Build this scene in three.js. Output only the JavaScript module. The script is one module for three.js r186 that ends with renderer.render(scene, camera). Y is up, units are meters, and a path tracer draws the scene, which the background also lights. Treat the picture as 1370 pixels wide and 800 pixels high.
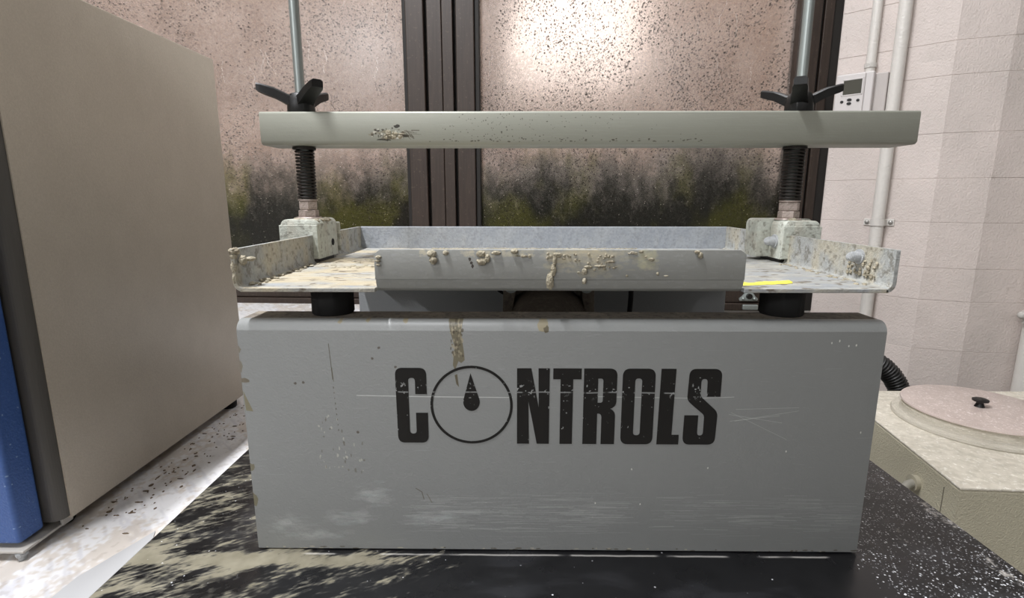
import * as THREE from 'three';
import { RoundedBoxGeometry } from 'three/addons/geometries/RoundedBoxGeometry.js';
import { mergeGeometries, mergeVertices, toCreasedNormals } from 'three/addons/utils/BufferGeometryUtils.js';
import { RectAreaLightUniformsLib } from 'three/addons/lights/RectAreaLightUniformsLib.js';

// ------------------------------------------------------------------ camera, sky, light, exposure
const scene = new THREE.Scene();
const camera = new THREE.PerspectiveCamera(THREE.MathUtils.radToDeg(2 * Math.atan(400 / 700)), 1370 / 800, 0.02, 60);
camera.position.set(0, 1.233, 0);
camera.rotation.set(THREE.MathUtils.degToRad(-10.9), THREE.MathUtils.degToRad(0.66), 0, 'YXZ');
const renderer = new THREE.WebGLRenderer({ antialias: true });
renderer.toneMapping = THREE.LinearToneMapping;
renderer.toneMappingExposure = 1.09;
renderer.shadowMap.enabled = true;
RectAreaLightUniformsLib.init();
const SKY = 3.2;
scene.background = new THREE.Color().setRGB(1.0 * SKY, 0.965 * SKY, 0.94 * SKY);    // even overcast sky
const TUBE = { width: 0.06, length: 0.9, color: 0xfbfcff };
// ceiling tubes: [x, z, intensity]; the last two are unseen fills added to brighten front faces
const TUBES = [[-0.72, -0.36, 400], [0.62, -1.2, 45], [-2.3, 3.0, 520], [1.35, 3.6, 130]];
const TUBE_Y = 3.02;

// ------------------------------------------------------------------ helpers
let seed = 7;
const rnd = () => { seed = (seed * 1664525 + 1013904223) >>> 0; return seed / 4294967296; };
const reseed = (s) => { seed = s >>> 0; };
const used = new Map();
function numbered(name) { const n = used.get(name) ?? 0; used.set(name, n + 1); return n ? `${name}_${String(n).padStart(3, '0')}` : name; }
function thing(name, label, category, [x, y, z] = [0, 0, 0], turn = 0, group) {
  const o = new THREE.Group(); o.name = numbered(name); o.position.set(x, y, z); o.rotation.y = turn;
  o.userData = { label, category }; if (group) o.userData.group = group; scene.add(o); return o;
}
function structure(name) { const o = new THREE.Group(); o.name = name; o.userData.kind = 'structure'; scene.add(o); return o; }
function part(parent, name, geo, mat, label) {
  const m = new THREE.Mesh(Array.isArray(geo) ? merge(geo) : geo, mat); m.name = name; if (label) m.userData.label = label; parent.add(m); return m;
}
function structMesh(name, geo, mat) { const m = part(scene, name, geo, mat); m.userData.kind = 'structure'; return m; }
function merge(list) { return mergeGeometries(list.map((g) => { const n = g.index ? g.toNonIndexed() : g; for (const k of Object.keys(n.attributes)) if (!['position', 'normal', 'uv'].includes(k)) n.deleteAttribute(k); return n; })); }
// uv in metres: vertical faces u = x + z, v = y ; level faces u = x, v = z
function meterUV(geo) {
  const g = geo.index ? geo.toNonIndexed() : geo, p = g.attributes.position, n = p.count, uv = new Float32Array(n * 2);
  const a = new THREE.Vector3(), b = new THREE.Vector3(), c = new THREE.Vector3();
  for (let i = 0; i < n; i += 3) {
    a.fromBufferAttribute(p, i); b.fromBufferAttribute(p, i + 1); c.fromBufferAttribute(p, i + 2);
    const nn = b.clone().sub(a).cross(c.clone().sub(a)), flat = Math.abs(nn.y) > Math.abs(nn.x) + Math.abs(nn.z);
    [a, b, c].forEach((v, k) => { uv[(i + k) * 2] = flat ? v.x : v.x + v.z; uv[(i + k) * 2 + 1] = flat ? v.z : v.y; });
  }
  g.setAttribute('uv', new THREE.BufferAttribute(uv, 2)); return g;
}
const T = (g, x, y, z) => g.translate(x, y, z);
function box(x0, x1, y0, y1, z0, z1, r = 0.0015, seg = 2) {
  const w = x1 - x0, h = y1 - y0, d = z1 - z0; r = Math.min(r, w / 2.05, h / 2.05, d / 2.05);
  return meterUV(T(new RoundedBoxGeometry(w, h, d, seg, r), (x0 + x1) / 2, (y0 + y1) / 2, (z0 + z1) / 2));
}
function cyl(r0, r1, h, x, y, z, axis = 'y', seg = 32) {       // centred
  const g = new THREE.CylinderGeometry(r0, r1, h, seg); if (axis === 'x') g.rotateZ(-Math.PI / 2); if (axis === 'z') g.rotateX(Math.PI / 2); return T(g, x, y, z);
}
function lathe(pts, x, y, z, seg = 40) { return T(toCreasedNormals(new THREE.LatheGeometry(pts.map((p) => new THREE.Vector2(p[0], p[1])), seg), 0.6), x, y, z); }
function tube(points, r, seg = 60, rs = 10) { return new THREE.TubeGeometry(new THREE.CatmullRomCurve3(points.map((p) => new THREE.Vector3(...p))), seg, r, rs); }
const poly = (pts) => { const s = new THREE.Shape(); pts.forEach((p, i) => (i ? s.lineTo(...p) : s.moveTo(...p))); s.closePath(); return s; };
// plan polygon [x, z] extruded from y0 to y1, edges bevelled by b
function prismY(pts, y0, y1, b = 0.001) {
  const g = new THREE.ExtrudeGeometry(poly(pts.map(([x, z]) => [x, -z])), { depth: y1 - y0 - 2 * b, bevelEnabled: b > 0, bevelThickness: b, bevelSize: b, bevelOffset: -b, bevelSegments: 2, curveSegments: 8 });
  g.rotateX(-Math.PI / 2); g.translate(0, y0 + b, 0); return meterUV(g);
}
// profile shape in (z, y), extruded along x from x0 to x1
function extrudeX(shape, x0, x1, b = 0.0008, seg = 10) {
  const g = new THREE.ExtrudeGeometry(shape, { depth: x1 - x0 - 2 * b, bevelEnabled: b > 0, bevelThickness: b, bevelSize: b, bevelOffset: -b, bevelSegments: 2, curveSegments: seg });
  g.rotateY(Math.PI / 2); g.translate(x0 + b, 0, 0); return meterUV(toCreasedNormals(g, 0.5));   // shape x -> -z
}
// profile shape in (x, y), extruded along z from z1 (far) to z0 (near)
function extrudeZ(shape, zFar, zNear, b = 0.0008, seg = 10) {
  const g = new THREE.ExtrudeGeometry(shape, { depth: zNear - zFar - 2 * b, bevelEnabled: b > 0, bevelThickness: b, bevelSize: b, bevelOffset: -b, bevelSegments: 2, curveSegments: seg });
  g.translate(0, 0, zFar + b); return meterUV(toCreasedNormals(g, 0.5));
}
// noise
const N = 256, grid = new Float32Array(N * N); for (let i = 0; i < N * N; i++) grid[i] = rnd();
function vnoise(x, y) {
  const xi = Math.floor(x), yi = Math.floor(y), fx = x - xi, fy = y - yi, u = fx * fx * (3 - 2 * fx), v = fy * fy * (3 - 2 * fy);
  const a = (xi & 255), b = ((xi + 1) & 255), c = (yi & 255) * N, d = ((yi + 1) & 255) * N;
  return (grid[c + a] * (1 - u) + grid[c + b] * u) * (1 - v) + (grid[d + a] * (1 - u) + grid[d + b] * u) * v;
}
function fbm(x, y, o = 4) { let s = 0, a = 0.5, t = 0; for (let i = 0; i < o; i++) { s += a * vnoise(x + i * 17.3, y + i * 9.1); t += a; a *= 0.5; x *= 2; y *= 2; } return s / t; }
const sst = (a, b, x) => { const t = Math.min(1, Math.max(0, (x - a) / (b - a))); return t * t * (3 - 2 * t); };
const mix = (a, b, t) => a + (b - a) * t;
function dataTex(w, h, fn, srgb = true) {          // fn(u, v) -> [r, g, b] in 0..255 ; v up
  const d = new Uint8Array(w * h * 4);
  for (let j = 0; j < h; j++) for (let i = 0; i < w; i++) { const c = fn((i + 0.5) / w, (j + 0.5) / h), k = (j * w + i) * 4; for (let q = 0; q < 3; q++) d[k + q] = Math.max(0, Math.min(255, c[q])); d[k + 3] = 255; }
  const t = new THREE.DataTexture(d, w, h); t.magFilter = THREE.LinearFilter; t.minFilter = THREE.LinearMipmapLinearFilter; t.generateMipmaps = true; t.wrapS = t.wrapT = THREE.RepeatWrapping;
  if (srgb) t.colorSpace = THREE.SRGBColorSpace; t.needsUpdate = true; return t;
}
function window2(t, u0, u1, v0, v1) { t.repeat.set(1 / (u1 - u0), 1 / (v1 - v0)); t.offset.set(-u0 / (u1 - u0), -v0 / (v1 - v0)); return t; }   // lays a texture over the uv range (metres) once
const scaled = (t, m) => { t.repeat.set(1 / m, 1 / m); return t; };
const std = (o) => new THREE.MeshStandardMaterial(o), phy = (o) => new THREE.MeshPhysicalMaterial(o);

// ------------------------------------------------------------------ shared materials
const grain = scaled(dataTex(512, 512, (u, v) => { const n = 255 * (0.55 * fbm(u * 64, v * 64, 3) + 0.45 * vnoise(u * 256, v * 256)); return [n, n, n]; }, false), 0.25);
const peel = scaled(dataTex(512, 512, (u, v) => { const n = 255 * (0.6 * vnoise(u * 128, v * 128) + 0.4 * vnoise(u * 256 + 9, v * 256)); return [n, n, n]; }, false), 0.2);
const stain = (base, dirt, dark, amount, s) => scaled(dataTex(512, 512, (u, v) => {
  const a = sst(0.5 - amount * 0.25, 0.76 - amount * 0.05, fbm(u * 8 + s, v * 8, 5)), b = sst(0.6 - amount * 0.1, 0.78, fbm(u * 32 + s, v * 32 + 5, 4)), f = (fbm(u * 64, v * 64 + s, 3) - 0.5) * 26;
  return base.map((c, i) => mix(mix(c, dirt[i], a * 0.7), dark[i], b * 0.42) + f);
}), 0.16);
const M = {};
M.greyPaint = std({ color: 0x929597, roughness: 0.5, bumpMap: peel, bumpScale: 0.0003 });
M.dustyTop = std({ map: stain([120, 112, 102], [148, 138, 122], [60, 54, 48], 0.5, 3), roughness: 0.85 });
M.dirtyGrey = std({ map: stain([158, 160, 158], [176, 168, 148], [82, 76, 64], 0.55, 11), roughness: 0.6, bumpMap: grain, bumpScale: 0.0008 });
M.cleanerGrey = std({ map: stain([158, 163, 170], [170, 174, 178], [140, 142, 144], 0.05, 23), roughness: 0.5, bumpMap: peel, bumpScale: 0.0003 });
M.blockPaint = std({ map: stain([194, 198, 188], [184, 181, 168], [96, 92, 82], 0.3, 31), roughness: 0.55, bumpMap: grain, bumpScale: 0.0006 });
M.zinc = std({ color: 0xa9b0ae, roughness: 0.42, metalness: 0.75 });
M.nutSteel = std({ map: stain([196, 180, 174], [150, 140, 130], [90, 82, 76], 0.4, 41), roughness: 0.5, metalness: 0.35 });
M.boltWhite = std({ color: 0xdfe2e4, roughness: 0.5, metalness: 0.2, bumpMap: grain, bumpScale: 0.001 });
M.springSteel = std({ color: 0x2b2724, roughness: 0.5, metalness: 0.5 });
M.rubber = std({ color: 0x060606, roughness: 0.8 });
M.blackPlastic = std({ color: 0x0a0a0a, roughness: 0.42 });
M.mortar = std({ map: stain([166, 158, 138], [184, 177, 160], [112, 102, 88], 0.4, 51), roughness: 0.95, bumpMap: grain, bumpScale: 0.002 });
M.motorPaint = std({ map: stain([108, 98, 88], [124, 115, 104], [70, 64, 58], 0.4, 61), roughness: 0.7 });
M.brownFrame = std({ map: scaled(dataTex(512, 512, (u, v) => { const a = fbm(u * 90, v * 6, 4), s = 0.35 * sst(0.74, 0.8, fbm(u * 64, v * 64, 3)); return [50 + 20 * (a - 0.5) + 60 * s, 39 + 18 * (a - 0.5) + 58 * s, 32 + 16 * (a - 0.5) + 54 * s]; }), 0.4), roughness: 0.5 });
M.darkSeal = std({ color: 0x17130f, roughness: 0.7 });
const wallBump = scaled(dataTex(1024, 1024, (u, v) => { const n = 255 * (0.3 * fbm(u * 32, v * 32, 3) + 0.5 * fbm(u * 128, v * 128, 2) + 0.2 * vnoise(u * 256, v * 256)); return [n, n, n]; }, false), 0.5);
const wallColor = scaled(dataTex(512, 512, (u, v) => { const a = fbm(u * 8, v * 8, 4) - 0.5, s = sst(0.76, 0.8, fbm(u * 64 + 40, v * 64, 3)); return [214 + 18 * a - 7 * s, 203 + 16 * a - 7 * s, 197 + 16 * a - 8 * s]; }), 0.8);
M.wallPaint = std({ map: wallColor, roughness: 0.6, bumpMap: wallBump, bumpScale: 0.0015 });
M.wallPlain = std({ color: 0xb9b7b3, roughness: 0.8 });
M.pipePaint = std({ color: 0xdcd8d2, roughness: 0.4, bumpMap: wallBump, bumpScale: 0.001 });
M.cream = std({ color: 0xbdb7a2, roughness: 0.6, bumpMap: peel, bumpScale: 0.0012 });
M.chalky = std({ map: scaled(dataTex(512, 512, (u, v) => { const a = fbm(u * 32, v * 32, 4) - 0.5, s = sst(0.68, 0.75, fbm(u * 64 + 20, v * 64, 3)); return [212 + 40 * a + 22 * s, 205 + 40 * a + 24 * s, 190 + 42 * a + 28 * s]; }), 0.3), roughness: 0.85, bumpMap: grain, bumpScale: 0.001 });
M.glowTube = std({ color: 0xffffff, emissive: 0xfff4e6, emissiveIntensity: 2.0 });
M.white = std({ color: 0xe4e4e0, roughness: 0.6 });

// ------------------------------------------------------------------ the room
structMesh('floor', box(-3, 3, -0.2, 0, -2.2, 4.4, 0.001), std({ color: 0x8b8680, roughness: 0.7 }));
structMesh('ceiling', box(-3, 3, 3.3, 3.5, -2.2, 4.4, 0.001), std({ color: 0xdcdcda, roughness: 0.9 }));
structMesh('wall_left', box(-3.2, -3, -0.2, 3.5, -2.2, 4.4, 0.001), M.wallPlain);
structMesh('wall_right', box(3, 3.2, -0.2, 3.5, -1.6, 4.4, 0.001), M.wallPlain);
structMesh('wall_back', box(-3.2, 3.2, -0.2, 3.5, 4.4, 4.6, 0.001), M.wallPlain);
// window wall: the plane of the windows turns 3 degrees so that its right end is nearer
const W = { x: 0, z: -1.7497, turn: -THREE.MathUtils.degToRad(2.99) };
function windowSpace(o) { o.position.set(W.x, 0, W.z); o.rotation.y = W.turn; return o; }   // own x runs along the window, own z towards the room
const wf = structure('wall_front'); windowSpace(wf);
part(wf, 'wall_below', box(-3.05, 0.97, -0.05, 0.868, -0.22, -0.01), M.wallPlain);
part(wf, 'wall_above', box(-3.05, 0.97, 2.42, 3.35, -0.22, -0.01), M.wallPlain);
part(wf, 'wall_side', box(-3.05, -2.3, 0.868, 2.42, -0.22, -0.01), M.wallPlain);
// right of the window a painted block pier with three faces; plan line of its surface
const pier = [[0.968, -1.700], [1.163, -1.505], [1.274, -1.460], [3.02, -1.307]];
const dirs = pier.slice(0, 3).map((p, i) => { const q = pier[i + 1], l = Math.hypot(q[0] - p[0], q[1] - p[1]); return [(q[0] - p[0]) / l, (q[1] - p[1]) / l, l]; });
const inward = (i) => [dirs[i][1], -dirs[i][0]];                      // away from the room
function offsetPoint(i, d) {                                          // mitred offset of pier point i by d into the wall
  const a = inward(Math.max(0, i - 1)), b = inward(Math.min(2, i)), s = [a[0] + b[0], a[1] + b[1]], l = 1 + a[0] * b[0] + a[1] * b[1];
  return [pier[i][0] + s[0] * d / l, pier[i][1] + s[1] * d / l];
}
const wp = structure('wall_pier');
{
  const front = [0, 1, 2, 3].map((i) => offsetPoint(i, 0.0016)), back = [[3.02, -2.1], [0.968, -2.1]];
  part(wp, 'joint_fill', prismY([...front, ...back], -0.05, 3.35, 0), M.wallPaint);
  const rows = [0.02, 0.15, 0.28, 0.41, 0.54, 0.67, 0.8, 0.945, 1.038, 1.166, 1.287, 1.408, 1.558, 1.645, 1.77, 1.9, 2.03, 2.16, 2.29, 2.42, 2.55, 2.68, 2.81, 2.94, 3.07, 3.2, 3.3];
  reseed(5);
  for (let r = 0; r + 1 < rows.length; r++) for (let f = 0; f < 3; f++) {
    const L = dirs[f][2], cuts = f === 0 ? (r % 2 ? [0, L] : [0, L * 0.62, L]) : f === 1 ? [0, L] : r % 2 ? [0, 0.26, 0.66, 1.06, L] : [0, 0.4, 0.8, 1.2, L];
    for (let c = 0; c + 1 < cuts.length; c++) {
      const g = 0.0003, out = (rnd() - 0.5) * 0.0009, at = (s, d) => { const n = inward(f); return [pier[f][0] + dirs[f][0] * s + n[0] * d, pier[f][1] + dirs[f][1] * s + n[1] * d]; };
      const a0 = cuts[c] === 0 ? offsetPoint(f, out) : at(cuts[c] + g, out), b0 = cuts[c + 1] === L ? offsetPoint(f + 1, out) : at(cuts[c + 1] - g, out);
      const a1 = cuts[c] === 0 ? offsetPoint(f, 0.02) : at(cuts[c] + g, 0.02), b1 = cuts[c + 1] === L ? offsetPoint(f + 1, 0.02) : at(cuts[c + 1] - g, 0.02);
      part(wp, numbered('block'), prismY([a0, b0, b1, a1], rows[r] + g, rows[r + 1] - g, 0.0009), M.wallPaint);
    }
  }
}
// windows ------------------------------------------------------------
function paneTexture(w, h, x0, width, y0, height, s) {
  reseed(s);
  const dots = new Float32Array(w * h), pale = new Float32Array(w * h);
  const spot = (arr, cx, cy, r, v) => { for (let j = Math.floor(cy - r); j <= cy + r; j++) for (let i = Math.floor(cx - r); i <= cx + r; i++) { if (i < 0 || j < 0 || i >= w || j >= h) continue; const d = Math.hypot(i + 0.5 - cx, j + 0.5 - cy) / r; if (d < 1) arr[j * w + i] = Math.max(arr[j * w + i], v * Math.min(1, 2.2 * (1 - d))); } };
  const px = w / width;
  // droplets of dirt: thin near the top, thick near the sill
  for (let k = 0; k < 52000; k++) { const X = rnd(), y = Math.pow(rnd(), 1.8), cl = fbm(X * 9 + s, y * 12, 3); if (rnd() > sst(0.22, 0.8, cl)) continue; spot(dots, X * w, y * h, (0.5 + 1.7 * Math.pow(rnd(), 4)) * px * 0.0011 + 0.7, 0.3 + 0.7 * rnd()); }
  // runs and curls of dirty water
  for (let k = 0; k < 70; k++) { let X = rnd() * w, Y = (0.05 + 0.85 * Math.pow(rnd(), 1.3)) * h; const n = 6 + rnd() * 40; let dx = 0; for (let q = 0; q < n; q++) { dx = dx * 0.8 + (rnd() - 0.5) * 1.1; X += dx; Y -= 1.2; if (rnd() < 0.62) spot(dots, X, Y, 0.6 + rnd() * 1.0, 0.6); } }
  for (let k = 0; k < 2000; k++) { const X = rnd() * w, Y = Math.pow(rnd(), 1.2) * h; spot(pale, X, Y, 0.6 + rnd() * 1.0, 0.4 + 0.5 * rnd()); }
  // lime trickles near the top
  for (let k = 0; k < 26; k++) { let X = rnd() * w, Y = (0.5 + 0.3 * rnd()) * h; let dx = 0; for (let q = 0; q < 70; q++) { dx = dx * 0.85 + (rnd() - 0.5) * 0.8; X += dx; Y -= 1; if (rnd() < 0.45) spot(pale, X, Y, 0.9 + rnd(), 0.6); } }
  const film = (u, v) => fbm(u * 14 + s, v * 18, 5);
  // algae growing up from the sill: a ragged, granular green film
  const algae = (u, v) => { const y = v * height, top = 0.36 + 0.1 * (fbm(u * 4 + s, 3.3, 4) - 0.5) * 2 + 0.07 * (fbm(u * 40 + s, v * 30, 4) - 0.5) * 2; return sst(0.13, -0.16, y - top) * (0.75 + 0.5 * vnoise(u * w / 2.5, v * h / 2.5)) - 0.12 * sst(0.6, 0.75, fbm(u * 70, v * 90, 3)); };
  const color = dataTex(w, h, (u, v) => {
    const k = Math.min(w * h - 1, Math.floor(v * h) * w + Math.floor(u * w)), d = dots[k], p = pale[k];
    let c = [212, 199, 191].map((q) => q + 16 * (film(u, v) - 0.5));
    const y = v * height, hue = sst(0.4, 0.65, fbm(u * 9 + s + 5, v * 8, 4)), g1 = [mix(28, 74, hue), mix(28, 74, hue), mix(20, 26, hue)];
    c = c.map((q, i) => mix(q, g1[i], Math.max(0, Math.min(0.96, algae(u, v)))));
    const m = 1 + 0.14 * (vnoise(u * w / 2.6 + 7, v * h / 2.6) - 0.5); return c.map((q, i) => mix(mix(q * m, [34, 28, 24][i], d), [214, 206, 198][i], p));
  });
  const thru = dataTex(w, h, (u, v) => { const k = Math.min(w * h - 1, Math.floor(v * h) * w + Math.floor(u * w)); const b = 0.86 - 0.12 * film(u, v) + 0.12 * (vnoise(u * w / 3.2, v * h / 3.2) - 0.5) + 0.1 * (vnoise(u * w / 7 + 50, v * h / 7) - 0.5); const t = 255 * b * (1 - 0.8 * dots[k]) * (1 - 0.8 * pale[k]) * (1 - 0.3 * Math.max(0, Math.min(1, algae(u, v)))); return [t, t, t]; }, false);
  for (const t of [color, thru]) window2(t, x0, x0 + width, y0, y0 + height);
  return phy({ map: color, transmission: 1, transmissionMap: thru, thickness: 0.005, ior: 1.45, roughness: 0.25 });
}
function sash(n, x0, x1, s) {
  const o = structure(`window_${n}`); windowSpace(o);
  const y0 = 0.93, y1 = 2.36;
  const g = new THREE.BoxGeometry(x1 - x0, y1 - y0, 0.005); T(g, (x0 + x1) / 2, (y0 + y1) / 2, -0.03); meterUV(g);
  const p = g.attributes.position, uv = g.attributes.uv; for (let i = 0; i < p.count; i++) uv.setXY(i, p.getX(i), p.getY(i));
  part(o, 'pane', g, paneTexture(1024, 1456, x0, x1 - x0, y0, y1 - y0, s));
  return o;
}
const win1 = sash(1, -1.5, -0.362, 101), win2 = sash(2, -0.126, 0.845, 202), win3 = structure('window_3'); windowSpace(win3);
{ const g = new THREE.BoxGeometry(0.7, 1.43, 0.005); T(g, -1.93, 1.645, -0.03); part(win3, 'pane', g, phy({ color: 0xe6d8d0, transmission: 0.8, thickness: 0.005, roughness: 0.42, ior: 1.45 })); }
const R = (o, name, ...b) => part(o, name, box(...b), M.brownFrame);
for (const [o, a, b] of [[win1, -1.58, -0.362], [win2, -0.126, 0.845], [win3, -2.3, -1.58]]) {
  R(o, 'bottom_rail', a, b, 0.893, 0.945, -0.055, 0.0, 0.003); R(o, 'sill_rail', a, b, 0.868, 0.892, -0.06, 0.012, 0.003); R(o, 'top_rail', a, b, 2.345, 2.42, -0.06, 0.0, 0.003);
}
// the post between the panes: two stiles, a split centre strip, dark grooves between
part(win1, 'groove', box(-0.362, -0.126, 0.868, 2.42, -0.06, -0.02, 0.001), M.darkSeal);
R(win1, 'stile', -0.355, -0.298, 0.868, 2.42, -0.05, 0.004, 0.003); part(win1, 'seal', box(-0.368, -0.356, 0.868, 2.42, -0.05, -0.008, 0.002), M.darkSeal);
R(win1, 'post_strip', -0.288, -0.2425, 0.868, 2.42, -0.05, 0.0, 0.002); R(win1, 'post_strip', -0.2405, -0.207, 0.868, 2.42, -0.05, 0.001, 0.002);
R(win2, 'stile', -0.196, -0.139, 0.868, 2.42, -0.05, 0.004, 0.003); part(win2, 'seal', box(-0.138, -0.124, 0.868, 2.42, -0.05, -0.006, 0.002), M.darkSeal);
// right jamb
R(win2, 'stile', 0.843, 0.905, 0.868, 2.42, -0.05, 0.006, 0.003); part(win2, 'groove', box(0.905, 0.915, 0.868, 2.42, -0.05, -0.01, 0.001), M.darkSeal); R(win2, 'stile', 0.915, 0.942, 0.868, 2.42, -0.06, 0.0, 0.002);
part(win2, 'seal', box(0.942, 0.972, 0.868, 2.42, -0.09, -0.006, 0.002), M.darkSeal);
R(win1, 'stile', -1.58, -1.5, 0.868, 2.42, -0.05, 0.004, 0.003);
// latch keep on the bottom rail
{
  const o = thing('window_latch', 'small steel latch plate with bolt heads on the brown bottom window rail', 'latch'); windowSpace(o);
  part(o, 'plate', [extrudeZ((() => { const s = new THREE.Shape(); s.moveTo(0.735, 0.9); s.lineTo(0.79, 0.9); s.quadraticCurveTo(0.797, 0.908, 0.786, 0.913); s.lineTo(0.776, 0.926); s.quadraticCurveTo(0.763, 0.934, 0.75, 0.926); s.lineTo(0.739, 0.913); s.quadraticCurveTo(0.728, 0.908, 0.735, 0.9); return s; })(), 0, 0.005)], M.zinc);
  for (const x of [0.745, 0.781]) part(o, 'screw', T(new THREE.SphereGeometry(0.005, 12, 8), x, 0.907, 0.006), M.zinc);
  part(o, 'hub', cyl(0.0085, 0.0095, 0.012, 0.763, 0.916, 0.009, 'z', 20), M.springSteel);
  part(o, 'keeper', box(0.74, 0.79, 0.872, 0.89, 0.012, 0.022, 0.004, 3), M.zinc);
}

// ------------------------------------------------------------------ outside
const ground = structMesh('ground_outside', box(-14, 14, 0.3, 0.55, -16, -1.98, 0.001), std({ color: 0x4a4a38, roughness: 1 }));
{
  const rw = thing('retaining_wall', 'dark garden retaining wall behind the shrubs outside the window', 'wall');
  part(rw, 'masonry', box(-9, 9, 0.55, 2.0, -5.4, -5.0, 0.01), std({ color: 0x8a776a, roughness: 0.95 }));
  const fe = thing('railing', 'garden railing with two rails seen dimly through the wet window', 'railing');
  for (let k = 0; k < 9; k++) part(fe, 'post', box(-2.0 + k * 0.5, -1.96 + k * 0.5, 2.0, 2.46, -5.12, -5.08, 0.004), std({ color: 0x6a5c52 }));
  for (const y of [2.2, 2.4]) part(fe, 'rail', box(-2.1, 2.3, y, y + 0.05, -5.08, -5.04, 0.004), std({ color: 0x6a5c52 }));
  const ho = thing('house', 'pale rendered neighbouring house blurred behind the wet window', 'building');
  part(ho, 'wall', box(2.6, 12, 0.55, 9, -12, -8.5, 0.01), std({ color: 0x7c6c62, roughness: 0.95 }));
  part(ho, 'roof', prismY([[2.3, -8.2], [12.3, -8.2], [12.3, -12.3], [2.3, -12.3]], 9, 9.4, 0.02), std({ color: 0x6b4f44 }));
  const h2 = thing('garden_building', 'pale neighbouring building beyond the garden railing, its tall wing added to block sky glow', 'building');
  part(h2, 'wall', [box(-0.3, 2.4, 0.55, 2.6, -11, -8.0, 0.01), box(-12, -0.3, 0.55, 5.2, -11, -8.0, 0.01)], std({ color: 0x74655c, roughness: 0.95 }));  // tall wing added to keep the sky glow off the first pane
  part(h2, 'roof', [box(-0.3, 2.45, 2.6, 2.7, -11.2, -7.9, 0.02), box(-12.2, -0.25, 5.2, 5.35, -11.2, -7.8, 0.02)], std({ color: 0x9a877c }));
  const tr = thing('tree', 'bare tree trunk standing outside behind the window post', 'tree');
  part(tr, 'trunk', tube([[-0.22, 0.5, -4.2], [-0.2, 1.6, -4.2], [-0.14, 2.4, -4.2], [-0.02, 3.4, -4.1], [0.1, 5.0, -4.0]], 0.075, 24, 10), std({ color: 0x55463c, roughness: 1 }));
  for (const [a, b, c] of [[-0.7, 3.6, -4.4], [0.35, 3.9, -4.6], [-0.9, 2.9, -4.0]]) part(tr, 'branch', tube([[-0.12, 2.5, -4.2], [(a - 0.12) / 2, 2.9, -4.25], [a, b, c]], 0.03, 16, 8), std({ color: 0x55463c, roughness: 1 }));
}
{
  const leaf = new THREE.BufferGeometry();
  leaf.setAttribute('position', new THREE.Float32BufferAttribute([0, 0, 0, 0.5, 0.12, 0.5, 0, 0, 1, -0.5, 0.12, 0.5], 3)); leaf.setIndex([0, 1, 2, 0, 2, 3]); leaf.computeVertexNormals();
  const lm = std({ color: 0xffffff, roughness: 0.8, side: THREE.DoubleSide });
  const shrubs = [[-1.15, 0.92, 0.5, 1.2], [-0.45, 1.0, 0.48, 1.32], [0.22, 0.98, 0.5, 1.38], [0.85, 1.02, 0.5, 1.46], [1.5, 1, 0.5, 1.4], [-1.9, 1, 0.5, 1.25]];
  const kinds = ['dark shrub with a low crown', 'olive green shrub', 'broad dark shrub', 'taller yellow green shrub', 'dense shrub', 'sparse shrub'];
  shrubs.forEach(([x, s, r, top], i) => {
    reseed(900 + i);
    const o = thing('shrub', `${kinds[i]} growing outside the ${x < -0.3 ? 'first' : 'second'} wet window pane`, 'shrub', [x, 0.55, -2.42], 0, 'shrubs outside the window');
    const n = 2600, im = new THREE.InstancedMesh(leaf, lm, n), d = new THREE.Object3D(), c = new THREE.Color();
    for (let k = 0; k < n; k++) {
      const a = rnd() * 6.283, u = Math.sqrt(rnd()), hgt = rnd() * (top - 0.55), bulge = 0.75 + 0.4 * fbm(a * 2 + i * 7, hgt * 5, 3);
      const taper = Math.sqrt(Math.max(0.05, 1 - Math.pow(hgt / (top - 0.5), 3)));
      d.position.set(Math.cos(a) * u * r * bulge * taper, hgt, Math.sin(a) * u * 0.3 * bulge * taper); d.rotation.set(rnd() * 6, rnd() * 6, rnd() * 6); d.scale.setScalar(0.03 + 0.035 * rnd()); d.updateMatrix(); im.setMatrixAt(k, d.matrix);
      const y = rnd(); im.setColorAt(k, c.setRGB(0.045 + 0.07 * y, 0.06 + 0.075 * y, 0.014 + 0.012 * y));
    }
    im.name = 'foliage'; im.userData.kind = 'stuff'; o.add(im);
    part(o, 'stem', cyl(0.02, 0.03, top - 0.75, 0, (top - 0.75) / 2, 0, 'y', 8), std({ color: 0x3d3026 }));
  });
}

// ------------------------------------------------------------------ ceiling lamps, two of them added as fill
TUBES.forEach(([x, z, I], i) => {
  const o = thing('tube_lamp', ['long white tube lamp on the ceiling above the grey cabinet', 'long white tube lamp on the ceiling close to the window pier', 'added fill tube on the ceiling behind the camera, lighting the front faces', 'added weaker fill tube on the ceiling behind the camera to the right'][i], 'lamp', [x, 0, z]);
  part(o, 'housing', box(-0.05, 0.05, 3.08, 3.3, -0.63, 0.63, 0.006), M.white);
  part(o, 'tube', cyl(0.017, 0.017, TUBE.length, 0, TUBE_Y + 0.035, 0, 'z', 20), M.glowTube);
  const l = new THREE.RectAreaLight(TUBE.color, I, TUBE.width, TUBE.length); l.position.set(0, TUBE_Y, 0); l.rotation.x = -Math.PI / 2; l.name = 'tube_light'; o.add(l);
});

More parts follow.
